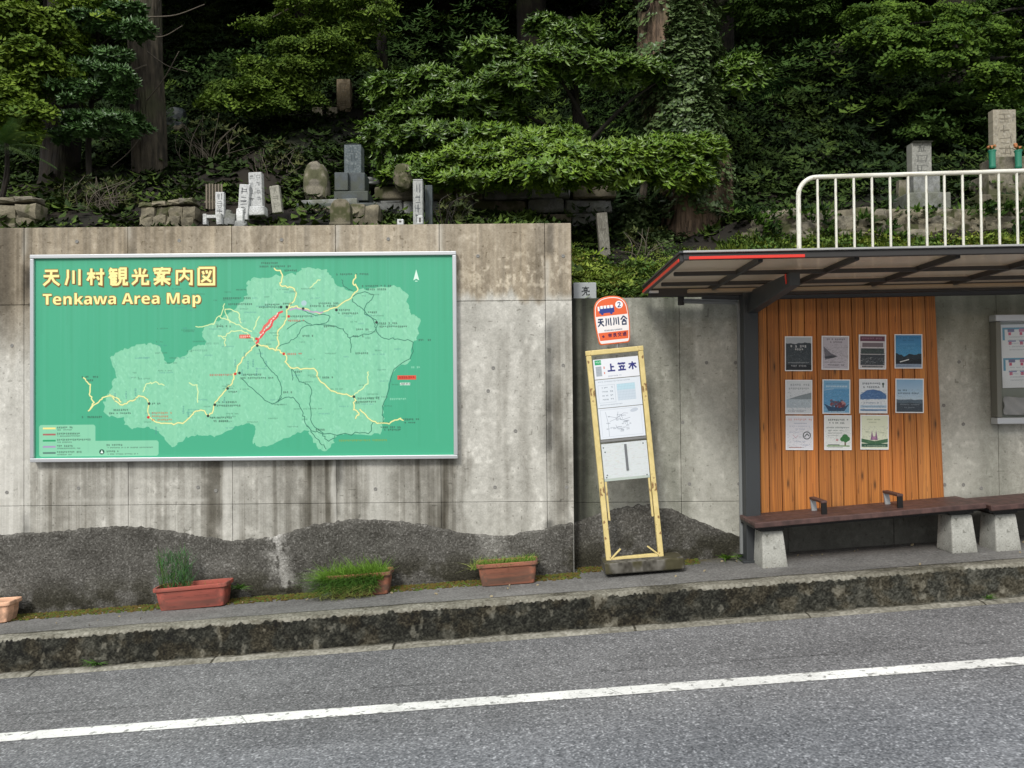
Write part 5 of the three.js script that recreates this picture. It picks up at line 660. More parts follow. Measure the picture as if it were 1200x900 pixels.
  { const p = W(469.5, 264, -7.1), t = thing('name_stone', 'tiny white name stone before the pale grave post', 'name stone', [p.x, p.y, -7.1]); obj('stone', box(0.06, 0.055, 0.05, 0, 0.025, 0, 0.008), pm, t); obj('mark', box(0.022, 0.016, 0.004, 0, 0.03, 0.026, 0.001), jointM, t); }
  { const p = W(492.5, 264, -7.1), t = thing('name_stone', 'tiny white arched name stone at the foot of the pale grave post', 'name stone', [p.x, p.y, -7.1]); obj('stone', box(0.06, 0.095, 0.05, 0, 0.045, 0, 0.02), pm, t); obj('mark', box(0.018, 0.04, 0.004, 0, 0.045, 0.026, 0.001), jointM, t); }
  { const p = W(479, 232, -8.75), t = thing('boulder', 'pale rounded boulder among the leaves behind the pale grave post', 'boulder', [p.x, p.y, -8.3]); obj('stone', rock(r, [0.2, 0.3, 0.18], 3, 0.2).translate(0, 0.1, 0), mossStone, t); }
  { const p = W(251, 242, -7.7), t = thing('stupa_rack', 'rack of thin weathered wooden memorial slats', 'memorial rack', [p.x, p.y, -7.7]); const wm = std(lin(0.2, 0.17, 0.13), 0.9); for (let i = 0; i < 6; i++) obj('slat', box(0.018, 0.24 + r() * 0.02, 0.01, -0.075 + i * 0.03, 0.1, 0, 0.002), wm, t); obj('rail', box(0.2, 0.02, 0.02, 0, 0.05, -0.018, 0.002), wm, t); }
  // broken low walls at the edge of the graveyard
  for (const [x0, x1, y0, y1, z, label] of [[168, 231, 236, 268, -7.4, 'low mossy block wall with a pale coping near the white tablets'], [-40, 46, 234, 268, -7.4, 'low mossy block wall behind the drooping fronds'], [196, 218, 128, 152, -10.2, 'blue grey stone block in the dark beside the big trunk']]) {
    const p = W((x0 + x1) / 2, y1, z), s = -z / F, w = (x1 - x0) * s, h = (y1 - y0) * s, t = thing(label.startsWith('blue') ? 'stone_block' : 'low_wall', label, label.startsWith('blue') ? 'stone block' : 'low wall', [p.x, p.y, z]);
    if (label.startsWith('blue')) { obj('stone', rock(r, [w * 1.2, h * 1.2, w], 3).translate(0, h / 2, 0), graniteDark, t); obj('base', rock(r, [w * 1.4, 0.12, w]), mossStone, t); continue; }
    for (let k = 0; k < 4; k++) { const q = Math.max(0.05, (w - 0.02) / 4 - 0.008); obj('coping', rock(r, [q * 1.25, 0.055, 0.22], 2, 0.8).rotateZ(0.05).translate(-w / 2 + (k + 0.5) * w / 4, h - 0.05 + k * 0.012, 0), k === 3 ? oldStone : mossStone, t); for (let j = 0; j < 2; j++) obj('block', rock(r, [q * (1.15 + r() * 0.3), h / 2 * 1.1, 0.2], 2, 0.7).translate(-w / 2 + (k + 0.5) * w / 4 + (j % 2) * 0.02, h * 0.22 + j * (h / 2 - 0.04) - 0.02, (r() - 0.5) * 0.03), mossStone, t); }
  }
  // coursed stone wall deep under the trees
  { const z = -8.9, t = thing('stone_wall', 'dark wall of large squared stones under the dense leaves', 'stone wall', [wx(560, 262, z), wy(560, 268, z), z]), s = -z / F, O = t.position; for (let row = 0; row < 3; row++) { let x = 436 + r() * 14; while (x < 706) { const w = 30 + r() * 34, y = 256 - row * 17; const g = new RoundedBoxGeometry(w * s - 0.012, 17 * s - 0.01, 0.3, 2, 0.03), pp = g.attributes.position, o = r() * 50; for (let k = 0; k < pp.count; k++) pp.setXYZ(k, pp.getX(k) + (fbm(pp.getY(k) * 9 + o, o) - 0.5) * 0.05, pp.getY(k) + (fbm(pp.getX(k) * 7 + o, 3) - 0.5) * 0.03, pp.getZ(k) + (fbm(pp.getX(k) * 8 + o, pp.getY(k) * 8, 3) - 0.5) * 0.12); g.computeVertexNormals(); obj('stone', triUV(flat(g), 0.9, r(), r()).translate((x + w / 2 - 560) * s, (264 - y) * s - 0.03, (r() - 0.5) * 0.05), r() < 0.55 ? mossStone : granite, t); x += w; } } for (let k = 0; k < 5; k++) obj('coping', rock(r, [54 * s * 1.2, 0.085, 0.4], 2, 0.8).translate((-104 + k * 53) * s, 53 * s, 0), k % 2 ? mossStone : granite, t); }
  // leaning stone in the gap
  stele('grave_marker', 'slim stone marker leaning in the dark gap past the tall wall', 'grave marker', 711, 250, 324, 12.5, -8.1, inscribed('#6d6a60', '#5b584f', 8, 1), { d: 0.1, tilt: 0.075 });
  { const p = W(685, 352, ZR - 0.1), t = thing('boundary_stone', 'pale granite block with one dark carved character, on the lower wall', 'boundary stone', [p.x, WRT, ZR - 0.12]); const bm = std(0xffffff, 0.75, { map: canvasTex(256, 176, (g, w, h) => { const q = RNG(66); g.fillStyle = '#a3a8aa'; g.fillRect(0, 0, w, h); for (let i = 0; i < 1800; i++) { const k = 120 + q() * 90; g.fillStyle = `rgba(${k},${k},${k},0.3)`; g.fillRect(q() * w, q() * h, 1 + q() * 3, 1 + q() * 3); } g.strokeStyle = '#23282a'; kanji(g, '亮', w * 0.34, h * 0.22, h * 0.55, h * 0.06); g.lineWidth = 7; g.beginPath(); g.moveTo(w * 0.42, h); g.lineTo(w * 0.45, h * 0.93); g.lineTo(w * 0.55, h * 0.93); g.lineTo(w * 0.58, h); g.stroke(); }) }); obj('stone', facePlate(0.205, 0.155, 0.13).translate(0, 0.07, 0), bm, t); obj('footing', box(0.24, 0.02, 0.16, 0, -0.004, 0, 0.004), granite, t); }
  // graves above the railing
  { const z = -8.75, p = W(1080, 250, z), s = -z / F, t = thing('gravestone', 'grey upright gravestone on a broad base behind the railing', 'gravestone', [p.x, p.y, z]); obj('pillar', facePlate(23 * s, 40 * s, 13 * s).translate(-2 * s, 62 * s, 0), graniteI, t); obj('pillar_cap', new THREE.ConeGeometry(17 * s, 3 * s, 4, 1).rotateY(Math.PI / 4).translate(-2 * s, 83.4 * s, 0), granite, t); obj('plinth', box(31 * s, 22 * s, 26 * s, 0, 31 * s, 0, 0.012), granite, t); obj('step', box(50 * s, 21 * s, 36 * s, 0, 10 * s, 0, 0.015), granite, t); obj('wing', box(12 * s, 34 * s, 8 * s, -18 * s, 24 * s, -8 * s, 0.01), oldStone, t); obj('wing', box(12 * s, 36 * s, 8 * s, 19 * s, 24 * s, -8 * s, 0.01), oldStone, t); }
  { const z = -9.0, p = W(1177, 246, z), s = -z / F, t = thing('gravestone', 'brown weathered gravestone between two green flower vases', 'gravestone', [p.x, p.y, z]); obj('pillar', facePlate(27 * s, 58 * s, 10 * s).translate(-1 * s, 88 * s, 0), inscribed('#9b9483', '#6e685a', 9, 4), t); obj('plinth', box(40 * s, 20 * s, 30 * s, 0, 49 * s, 0, 0.015), oldStone, t); obj('step', box(60 * s, 28 * s, 40 * s, 0, 25 * s, 0, 0.015), oldStone, t); obj('step', box(92 * s, 12 * s, 54 * s, 0, 6 * s, 0, 0.015), mossStone, t);
    const vm = std(lin(0.03, 0.22, 0.14), 0.35), om = std(lin(0.5, 0.2, 0.08), 0.7), gm = leafM(0.07, 0.12, 0.03);
    for (const [vx, label] of [[1163, 'green flower vase before the brown gravestone, on the side of the smaller grey grave'], [1193.5, 'green flower vase before the brown gravestone, against the picture edge']]) { const q = W(vx, 198, z + 0.24), v = thing('flower_vase', label, 'vase', [q.x, q.y, z + 0.24]); obj('cup', flat(new THREE.LatheGeometry([[0.02, 0], [0.036, 0.003], [0.038, 0.03], [0.034, 0.04], [0.036, 0.19], [0.044, 0.2], [0.044, 0.21], [0.036, 0.208]].map((a) => new THREE.Vector2(...a)), 14)), vm, v); obj('flowers', [0, 1, 2, 3].map((k) => rock(r, [0.04, 0.035, 0.04], 1).translate((r() - 0.5) * 0.07, 0.24 + r() * 0.04, (r() - 0.5) * 0.05)), om, v).userData.kind = 'stuff'; obj('leaves', blades(r, 14, (w) => [0, 0.19, 0, (w() - 0.5) * 1.2, (w() - 0.5) * 1.2, 0.5 + w() * 0.5], 0.11, 0.014, 0.6), gm, v); } }
  // rubble wall behind the grass
  { const z = -8.25, t = thing('rubble_wall', 'mossy rubble stone wall behind the white railing', 'stone wall', [wx(1020, 290, z), wy(1020, 295, z), z]), s = -z / F; for (let row = 0; row < 5; row++) { let x = 862 + r() * 12 + row * 6; while (x < 1290) { const w = 13 + r() * 20, h = 9 + r() * 6; obj('stone', rock(r, [w * s * 1.28, h * s * 1.5, 0.22], 2).translate((x + w / 2 - 1020) * s, (row * 9.5 + 4 + r() * 3) * s, -0.06 * row * 0.5 + (r() - 0.5) * 0.05), r() < 0.35 ? oldStone : mossStone, t); x += w; } } }
  // tumbled stones high on the slope, and old graves in the dark
  { const z = -13.2, s = -z / F, spots = [[945, 80, 34, 17], [975, 62, 16, 20], [984, 92, 26, 30], [962, 86, 18, 18]]; spots.forEach(([px, py, w, h], i) => { const p = W(px, py, z), t = thing('boulder', ['long pale boulder on the dark slope above the railing', 'small upright split boulder on the dark slope', 'squarish dark boulder under the split stone on the slope', 'little wedge boulder between the pale and squarish ones'][i], 'boulder', [p.x, p.y, z]); obj('stone', rock(r, [w * s * 1.2, h * s * 1.2, 0.4], 2), oldStone, t); obj('chip', rock(r, [0.12, 0.08, 0.1]).translate(w * s * 0.4, -h * s * 0.5, 0.1), mossStone, t); }); }
  stele('old_grave', 'old brown grave pillar deep in the dark under the lacy branch', 'old grave', 404, 95, 141, 16, -10.8, inscribed('#8a7a60', '#6d604c', 10, 2), { d: 0.15, base: [[0, 1.5, 0.1]], baseMat: oldStone });
  stele('old_grave', 'short brown grave stump standing apart in the dark', 'old grave', 373, 127, 148, 12, -10.6, oldStone, { d: 0.12, base: [[0, 1.4, 0.05]], baseMat: mossStone });
  stele('old_grave', 'short broad brown grave stump beside the old pillar', 'old grave', 390, 127, 146, 13, -10.6, oldStone, { d: 0.12, base: [[0, 1.4, 0.05]], baseMat: mossStone });
}

// ---------------------------------------------------------------- foliage
function leafTris(len, wid, droop, fold, out, m) {                   // one folded, drooping leaf along +y of matrix m
  const q = [[0, 0, 0], [-wid / 2, len * 0.42, fold], [wid / 2, len * 0.42, fold], [0, len * 0.46, 0], [-wid * 0.3, len * 0.76, fold - droop * 0.5], [wid * 0.3, len * 0.76, fold - droop * 0.5], [0, len, -droop]].map((a) => new THREE.Vector3(...a).applyMatrix4(m));
  for (const [a, b, c] of [[0, 3, 1], [0, 2, 3], [1, 3, 4], [3, 2, 5], [4, 3, 6], [3, 5, 6]]) out.push(...q[a].toArray(), ...q[b].toArray(), ...q[c].toArray());
}
function fromTris(out) { const g = new THREE.BufferGeometry(); g.setAttribute('position', new THREE.Float32BufferAttribute(out, 3)); g.setAttribute('uv', new THREE.Float32BufferAttribute(new Float32Array(out.length / 3 * 2), 2)); g.computeVertexNormals(); return g; }
const E = (x, y, z) => new THREE.Matrix4().makeRotationFromEuler(new THREE.Euler(x, y, z, 'YXZ'));
function whorl(r, n, len, wid) {                                      // leaves radiating from a twig end, local +y is up
  const o = []; for (let i = 0; i < n; i++) { const m = E(0, i / n * 6.28 + r() * 0.6, 0).multiply(E(1.15 + r() * 0.75, 0, (r() - 0.5) * 0.5)); m.setPosition((r() - 0.5) * len * 0.4, -r() * len * 0.5, (r() - 0.5) * len * 0.4); leafTris(len * (0.7 + r() * 0.5), wid, len * (0.12 + r() * 0.15), wid * 0.18, o, m); } return fromTris(o);
}
function spray(r, n, len, wid, L) {                                   // flat twig with leaves on both sides
  const o = []; for (let i = 0; i < n; i++) { const t = i / n, s = i % 2 ? 1 : -1; const m = E(1.4 + (r() - 0.5) * 0.5, s * (0.9 + r() * 0.4), (r() - 0.5) * 0.4); m.setPosition(s * 0.01, -0.1 * L * t * t + (r() - 0.5) * 0.02, -L * 0.5 + t * L); leafTris(len * (0.7 + r() * 0.5) * (1 - t * 0.3), wid, len * 0.12, wid * 0.1, o, m); } return fromTris(o);
}
function tuftGeo(r, n, len, wid) { const o = []; for (let i = 0; i < n; i++) { const m = E(0, r() * 6.28, 0).multiply(E(0.35 + r() * 0.9, 0, 0)); m.setPosition((r() - 0.5) * len * 0.5, 0, (r() - 0.5) * len * 0.5); leafTris(len * (0.6 + r() * 0.6), wid, len * 0.3, wid * 0.15, o, m); } return fromTris(o); }
const leafGloss = new THREE.MeshPhysicalMaterial({ color: 0xffffff, roughness: 0.36, specularIntensity: 0.8, side: THREE.DoubleSide }), leafMatt = new THREE.MeshPhysicalMaterial({ color: 0xffffff, roughness: 0.7, specularIntensity: 0.4, side: THREE.DoubleSide }), leafThin = new THREE.MeshPhysicalMaterial({ color: 0xffffff, roughness: 0.6, specularIntensity: 0.3, side: THREE.DoubleSide, transmission: 0.25, thickness: 0 });
const yAx = new THREE.Vector3(0, 1, 0), qa = new THREE.Quaternion(), qb = new THREE.Quaternion(), mx = new THREE.Matrix4(), v1 = new THREE.Vector3(), v2 = new THREE.Vector3();
function scatter(name, geos, mat, list, parent, toLocal) {            // list of [pos, up, yaw, scale, colour]; one instanced part per sprig shape
  geos.forEach((g, k) => {
    const l = list.filter((_, i) => i % geos.length === k), im = shade(new THREE.InstancedMesh(g, mat, l.length));
    l.forEach(([p, up, yaw, s, c], i) => { qa.setFromUnitVectors(yAx, up); qb.setFromAxisAngle(yAx, yaw); qa.multiply(qb); mx.compose(v2.copy(p).sub(toLocal), qa, v1.set(s, s, s)); im.setMatrixAt(i, mx); im.setColorAt(i, c); });
    im.name = parent === scene ? numbered(name) : name; im.userData.kind = 'stuff'; parent.add(im); if (parent === scene) im.userData.label = list.label;
  });
}
const col = (r, a, b) => { const t = r(), k = 0.75 + r() * 0.5; return new THREE.Color().setRGB(mix(a[0], b[0], t) * k, mix(a[1], b[1], t) * k, mix(a[2], b[2], t) * k); };
function ragged(r, pads, k = 5) {                                      // break each shelf into smaller, flatter, uneven ones with gaps
  const out = []; for (const [px, py, rx, ry, z, n, dz] of pads) for (let i = 0; i < k; i++) { const u = (r() - 0.5) * 1.7, v = (r() - 0.5) * 1.9, q = 0.35 + r() * 0.4; out.push([px + u * rx, py + v * ry + Math.abs(u) * ry * 0.5, rx * q, ry * q * 0.55, z + (r() - 0.5) * 0.35, Math.round(n * q * 0.45), dz]); } return out;
}
function padList(r, pads, a, b, o = {}) {                             // pads: [px, py, rx, ry, z, n, depthRadius]: shelves of leaves
  const out = [];
  for (const [px, py, rx, ry, z, n, dz] of pads) {
    const c = W(px, py, z), s = -z / F, R = [rx * s, ry * s, dz ?? rx * s * 0.6];
    for (let i = 0; i < n * (o.more ?? 1.6); i++) {
      const th = r() * 6.28, ph = Math.acos(2 * r() - 1), rad = Math.pow(r(), o.fill ?? 0.28), d = new THREE.Vector3(Math.sin(ph) * Math.cos(th), Math.cos(ph), Math.sin(ph) * Math.sin(th));
      if (d.y < -0.3 && r() < 0.6) d.y *= -1;
      const lump = 0.78 + 0.5 * fbm(d.x * 2 + px * 0.1, d.y * 2 + d.z * 2 + py * 0.1, 2), p = new THREE.Vector3(c.x + d.x * R[0] * rad * lump, c.y + d.y * R[1] * rad * lump, c.z + d.z * R[2] * rad * lump);
      const up = new THREE.Vector3(d.x * 0.55 + (r() - 0.5) * 0.6, 0.55 + d.y * 0.5, d.z * 0.55 + (r() - 0.5) * 0.5 + 0.2).normalize();
      out.push([p, up, r() * 6.28, 0.7 + r() * 0.6, col(r, a, b)]);
    }
  }
  return out;
}
const barkTex = (R0, G0, B0, sc) => texRGB(256, 512, (u, v) => { const f = fbm(u * 26 * sc, v * 5, 4), c = fbm(u * 9, v * 12 + 5, 3), k = 0.55 + f * 0.9 + (c - 0.5) * 0.4, m = sst(0.55, 0.75, fbm(u * 4 + 3, v * 3, 3)) * 0.5; return [mix(R0 * k, 70, m), mix(G0 * k, 76, m), mix(B0 * k, 48, m)]; });
const barkBump = texGray(256, 512, (u, v) => fbm(u * 26, v * 5, 4));
const barkGrey = std(0xffffff, 0.95, { map: barkTex(70, 64, 54, 1), bumpMap: barkBump, bumpScale: 0.03 }), barkBrown = std(0xffffff, 0.95, { map: barkTex(112, 94, 78, 0.9), bumpMap: barkBump, bumpScale: 0.03 }), barkDark = std(0xffffff, 0.95, { map: barkTex(32, 27, 22, 1), bumpMap: barkBump, bumpScale: 0.03 }), twigM = std(lin(0.13, 0.11, 0.085), 0.9), twigDark = std(lin(0.03, 0.026, 0.02), 0.9);
const rl = RNG(500);
const WH = [whorl(rl, 8, 0.08, 0.03), whorl(rl, 9, 0.072, 0.027), whorl(rl, 7, 0.086, 0.031)], WS = [whorl(rl, 8, 0.058, 0.028), whorl(rl, 7, 0.062, 0.026)], SP = [spray(rl, 11, 0.055, 0.036, 0.24), spray(rl, 10, 0.06, 0.036, 0.22)], LACE = [spray(rl, 12, 0.06, 0.026, 0.24), spray(rl, 12, 0.055, 0.024, 0.26)], BIG = [whorl(rl, 9, 0.34, 0.15), whorl(rl, 8, 0.4, 0.16)], TU = [tuftGeo(rl, 8, 0.1, 0.03), tuftGeo(rl, 7, 0.085, 0.036)], IV = [spray(rl, 5, 0.06, 0.05, 0.12), spray(rl, 6, 0.055, 0.045, 0.14)];
const fullTree = (name, label, px, py, z, group) => { const p = W(px, py, z); return thing(name, label, 'tree', [p.x, p.y, z], group); };
const loc = (t, px, py, z) => W(px, py, z).sub(t.position);
function crownAbove(t, r, h0, h1, R, n, a, b) {                       // the crown proper, above the picture
  const l = []; for (let i = 0; i < n; i++) { const th = r() * 6.28, q = Math.sqrt(r()) * R, y = h0 + (h1 - h0) * Math.pow(r(), 1.3); const k = 1 - 0.6 * (y - h0) / (h1 - h0); l.push([new THREE.Vector3(t.position.x + Math.cos(th) * q * k, t.position.y + y + (fbm(th * 2, q, 2) - 0.5) * 1.2, t.position.z - 2.2 + Math.sin(th) * q * k), new THREE.Vector3((r() - 0.5), 0.8, (r() - 0.5)).normalize(), r() * 6.28, 0.8 + r() * 0.7, col(r, a, b)]); }
  scatter('crown', BIG, leafMatt, l, t, t.position);
}
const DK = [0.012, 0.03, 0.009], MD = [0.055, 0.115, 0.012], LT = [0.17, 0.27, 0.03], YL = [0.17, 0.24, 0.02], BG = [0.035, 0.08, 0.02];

// evergreen with shelves of glossy leaves in front of the stone wall
{
  const r = RNG(600), t = fullTree('evergreen_tree', 'glossy evergreen with layered shelves of leaves, brightest in the picture', 700, 318, -9.0);
  const b0 = loc(t, 700, 318, -9.0), top = loc(t, 668, 20, -8.9);
  obj('trunk', taper([b0, loc(t, 690, 240, -9.0), loc(t, 676, 140, -8.95), top], 0.1, 0.03, 9, 5, 0.2, r), barkDark, t);
  for (const [x, y, z, fy] of [[500, 195, -8.7, 240], [580, 170, -8.6, 220], [800, 180, -8.3, 230], [520, 110, -8.8, 170], [640, 75, -8.6, 150], [780, 90, -8.6, 170], [700, 195, -8.1, 240]]) obj('branch', taper([loc(t, 688, fy, -8.98), loc(t, mix(688, x, 0.5), mix(fy, y, 0.5) - 8, mix(-8.98, z, 0.5)), loc(t, x, y, z)], 0.035, 0.008, 6, 4, 0.2, r), twigDark, t);
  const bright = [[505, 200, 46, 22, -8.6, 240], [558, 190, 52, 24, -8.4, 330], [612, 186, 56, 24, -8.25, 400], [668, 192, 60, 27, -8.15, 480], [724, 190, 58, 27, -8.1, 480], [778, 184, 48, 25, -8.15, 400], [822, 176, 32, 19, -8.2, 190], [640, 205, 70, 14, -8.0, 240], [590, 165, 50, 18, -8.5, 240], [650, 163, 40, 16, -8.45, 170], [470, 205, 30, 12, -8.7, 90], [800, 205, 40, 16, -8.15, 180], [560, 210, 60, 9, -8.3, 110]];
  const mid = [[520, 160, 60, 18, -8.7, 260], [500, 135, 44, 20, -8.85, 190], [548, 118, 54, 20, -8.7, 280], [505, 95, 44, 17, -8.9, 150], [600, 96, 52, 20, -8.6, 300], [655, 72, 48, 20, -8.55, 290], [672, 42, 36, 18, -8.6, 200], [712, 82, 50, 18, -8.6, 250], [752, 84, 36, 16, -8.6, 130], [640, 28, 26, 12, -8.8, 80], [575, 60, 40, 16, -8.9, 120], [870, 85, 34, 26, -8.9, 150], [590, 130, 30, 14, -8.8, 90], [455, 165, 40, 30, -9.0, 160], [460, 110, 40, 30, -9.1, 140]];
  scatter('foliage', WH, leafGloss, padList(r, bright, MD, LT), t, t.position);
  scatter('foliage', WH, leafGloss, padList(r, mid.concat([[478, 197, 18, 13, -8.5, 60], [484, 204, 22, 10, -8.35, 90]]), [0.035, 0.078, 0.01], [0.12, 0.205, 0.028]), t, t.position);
}
// old trunk wrapped in ivy
{
  const r = RNG(601), t = fullTree('ivy_covered_tree', 'thick old trunk wrapped in ivy with bare peeling bark near its foot', 806, 318, -8.95);
  const axis = [[812, 318, -8.95], [812, 240, -9.0], [798, 150, -9.1], [786, 60, -9.2], [782, -60, -9.3], [778, -260, -9.4]].map((a) => loc(t, ...a));
  const tr = obj('trunk', taper(axis, 0.43, 0.33, 20, 7, 0.34, r), barkBrown, t);
  obj('side_stem', taper([loc(t, 838, 300, -8.75), loc(t, 842, 230, -8.8), loc(t, 832, 150, -8.85), loc(t, 815, 60, -8.95), loc(t, 808, -60, -9.0)], 0.085, 0.05, 9, 5, 0.3, r), barkGrey, t);
  obj('side_stem', taper([loc(t, 758, 300, -8.75), loc(t, 752, 240, -8.8), loc(t, 770, 150, -8.85)], 0.06, 0.035, 8, 5, 0.3, r), barkGrey, t);
  for (let i = 0; i < 26; i++) { const a = (r() - 0.5) * 1.5, y0 = r() * 0.5, R = 0.42; obj('bark_strip', box(0.022 + r() * 0.03, 0.12 + r() * 0.25, 0.012, 0.04 + Math.sin(a + 0.2) * R, 0.05 + y0, 0 + Math.cos(a + 0.2) * R, 0.004, [(r() - 0.5) * 0.1, a, (r() - 0.5) * 0.25]), r() < 0.4 ? barkGrey : barkBrown, tr); }
  for (const [x, y] of [[730, -20], [880, -30]]) obj('limb', taper([loc(t, 784, 30, -9.2), loc(t, mix(784, x, 0.5), 8, -9.1), loc(t, x, y, -8.9)], 0.09, 0.04, 8, 4, 0.2, r), barkDark, t);
  const l = []; const path = new THREE.CatmullRomCurve3(axis);
  for (let i = 0; i < 2600; i++) { const u = r() * 0.8, c = path.getPointAt(u), bare = u < 0.09 ? 1 : u < 0.24 ? 0.62 : 0.12; if (r() < bare) continue; const a = (r() - 0.5) * 3.6, R = mix(0.45, 0.36, u) + r() * (u > 0.4 ? 0.2 : 0.09); const d = new THREE.Vector3(Math.sin(a), 0, Math.cos(a)); if (Math.sin(a) < -0.05 && u > 0.42 && r() < 0.86) continue; l.push([c.clone().add(t.position).addScaledVector(d, R), d.clone().add(new THREE.Vector3(0, 0.5 + r() * 0.5, 0)).normalize(), r() * 6.28, 0.8 + r() * 0.7, col(r, [0.03, 0.06, 0.016], [0.13, 0.19, 0.07])]); }
  scatter('ivy', IV, leafGloss, l, t, t.position);
  scatter('ivy', IV, leafGloss, padList(r, [[806, 90, 26, 100, -8.72, 620], [826, 150, 18, 60, -8.66, 300], [745, 270, 26, 40, -8.7, 160], [775, 300, 30, 26, -8.55, 110], [818, 215, 24, 20, -8.5, 120]], [0.03, 0.06, 0.016], [0.13, 0.19, 0.07]), t, t.position);
  crownAbove(t, r, 7.2, 13, 3.8, 3000, DK, MD);
}
// big straight trunks on the other side
{
  const r = RNG(602);
  const a = fullTree('cedar_tree', 'large straight grey brown cedar trunk, mossy on one flank', 172, 208, -8.9);
  obj('trunk', taper([loc(a, 178, 330, -8.9), loc(a, 174, 150, -8.9), loc(a, 170, 60, -8.9), loc(a, 168, -60, -8.9), loc(a, 166, -300, -8.9)], 0.21, 0.17, 16, 5, 0.16, r), barkGrey, a);
  for (const [y0, x, y, r0] of [[76, 122, 82, 0.009], [118, 210, 60, 0.009], [40, 130, 24, 0.009], [44, 214, 30, 0.008], [150, 130, 196, 0.008], [60, 220, 84, 0.007], [20, 240, 5, 0.009]]) obj('dead_twig', taper([loc(a, 172, y0, -8.7), loc(a, mix(172, x, 0.5), mix(y0, y, 0.5) + 5, -8.55), loc(a, x, y, -8.4)], r0, 0.004, 6, 4, 0.3, r), twigM, a);
  crownAbove(a, r, 7.5, 14, 3.8, 3000, DK, MD);
  const b = fullTree('shaded_tree', 'near black trunk with a reddish side among the yellow green leaves', 72, 268, -8.8);
  obj('trunk', taper([loc(b, 66, 310, -8.8), loc(b, 72, 180, -8.8), loc(b, 76, 60, -8.85), loc(b, 78, -60, -8.9), loc(b, 80, -300, -9)], 0.23, 0.14, 12, 5, 0.25, r), barkDark, b);
  for (const [y0, x, y] of [[30, 20, -10], [60, 130, 20], [120, 20, 100]]) obj('branch', taper([loc(b, 74, y0, -8.8), loc(b, mix(74, x, 0.5), mix(y0, y, 0.4), -8.6), loc(b, x, y, -8.3)], 0.04, 0.01, 6, 4, 0.2, r), twigDark, b);
  scatter('foliage', SP, leafThin, padList(r, ragged(r, [[22, 20, 40, 22, -7.9, 170], [30, 60, 46, 24, -7.9, 220], [20, 105, 40, 26, -7.8, 200], [70, 85, 30, 20, -8.1, 90], [60, 30, 34, 26, -8.2, 120], [15, 150, 26, 16, -7.8, 80], [100, 8, 36, 14, -8.3, 80]], 6), [0.06, 0.12, 0.012], [0.2, 0.29, 0.028]), b, b.position);
  crownAbove(b, r, 7, 12, 3.4, 2200, DK, MD);
  const c = fullTree('understory_tree', 'slim leafy tree with cool green clusters beside the cedar trunk', 112, 262, -8.4);
  obj('trunk', taper([loc(c, 108, 265, -8.4), loc(c, 104, 160, -8.4), loc(c, 112, 80, -8.4), loc(c, 118, -10, -8.4)], 0.035, 0.015, 7, 5, 0.3, r), twigDark, c);
  for (const [y0, x, y] of [[150, 90, 100], [120, 140, 100], [90, 80, 60], [60, 140, 30]]) obj('branch', taper([loc(c, 108, y0, -8.4), loc(c, mix(108, x, 0.5), mix(y0, y, 0.4), -8.3), loc(c, x, y, -8.2)], 0.014, 0.004, 5, 4, 0.2, r), twigDark, c);
  scatter('foliage', WS, leafGloss, padList(r, ragged(r, [[92, 92, 34, 18, -8.1, 190], [118, 62, 32, 18, -8.1, 190], [72, 104, 20, 10, -8.0, 70], [110, 132, 34, 20, -8.15, 200], [92, 150, 26, 16, -8.1, 110], [146, 22, 30, 20, -8.3, 140], [130, 95, 24, 18, -8.2, 110], [108, 24, 30, 18, -8.2, 130], [152, 150, 20, 18, -8.3, 70]], 6), BG, [0.09, 0.18, 0.05]), c, c.position);
}
// lacy branch hanging over the old graves
{
  const r = RNG(603), t = fullTree('maple_tree', 'slender tree whose lacy green branch slopes down over the old graves', 452, 200, -10.6);
  obj('trunk', taper([loc(t, 452, 200, -10.6), loc(t, 450, 100, -10.6), loc(t, 446, 20, -10.5), loc(t, 440, -150, -10.5)], 0.09, 0.05, 9, 5, 0.25, r), barkDark, t);
  obj('branch', taper([loc(t, 447, 30, -10.5), loc(t, 400, 35, -10.2), loc(t, 340, 70, -9.8), loc(t, 262, 106, -9.4)], 0.04, 0.006, 7, 5, 0.2, r), twigM, t);
  obj('branch', taper([loc(t, 447, 20, -10.5), loc(t, 400, 5, -10.2), loc(t, 360, 2, -9.9), loc(t, 320, 20, -9.6)], 0.035, 0.006, 7, 5, 0.2, r), twigM, t);
  obj('twig', taper([loc(t, 372, 50, -10), loc(t, 362, 74, -9.9), loc(t, 352, 96, -9.8)], 0.012, 0.004, 5, 4, 0.2, r), twigM, t);
  scatter('foliage', LACE, leafThin, padList(r, ragged(r, [[262, 112, 22, 9, -9.4, 70], [284, 96, 30, 13, -9.5, 130], [312, 78, 34, 16, -9.6, 170], [346, 58, 40, 18, -9.7, 200], [384, 42, 42, 20, -9.8, 200], [300, 118, 40, 14, -9.6, 150], [340, 98, 40, 18, -9.7, 160], [400, 62, 36, 16, -9.9, 140], [330, 30, 40, 10, -9.9, 80], [420, 28, 30, 20, -10, 100], [390, 6, 60, 10, -9.6, 150]], 6), [0.05, 0.1, 0.012], [0.17, 0.26, 0.03]), t, t.position);
  crownAbove(t, r, 6.5, 12, 4.2, 2400, DK, MD);
}
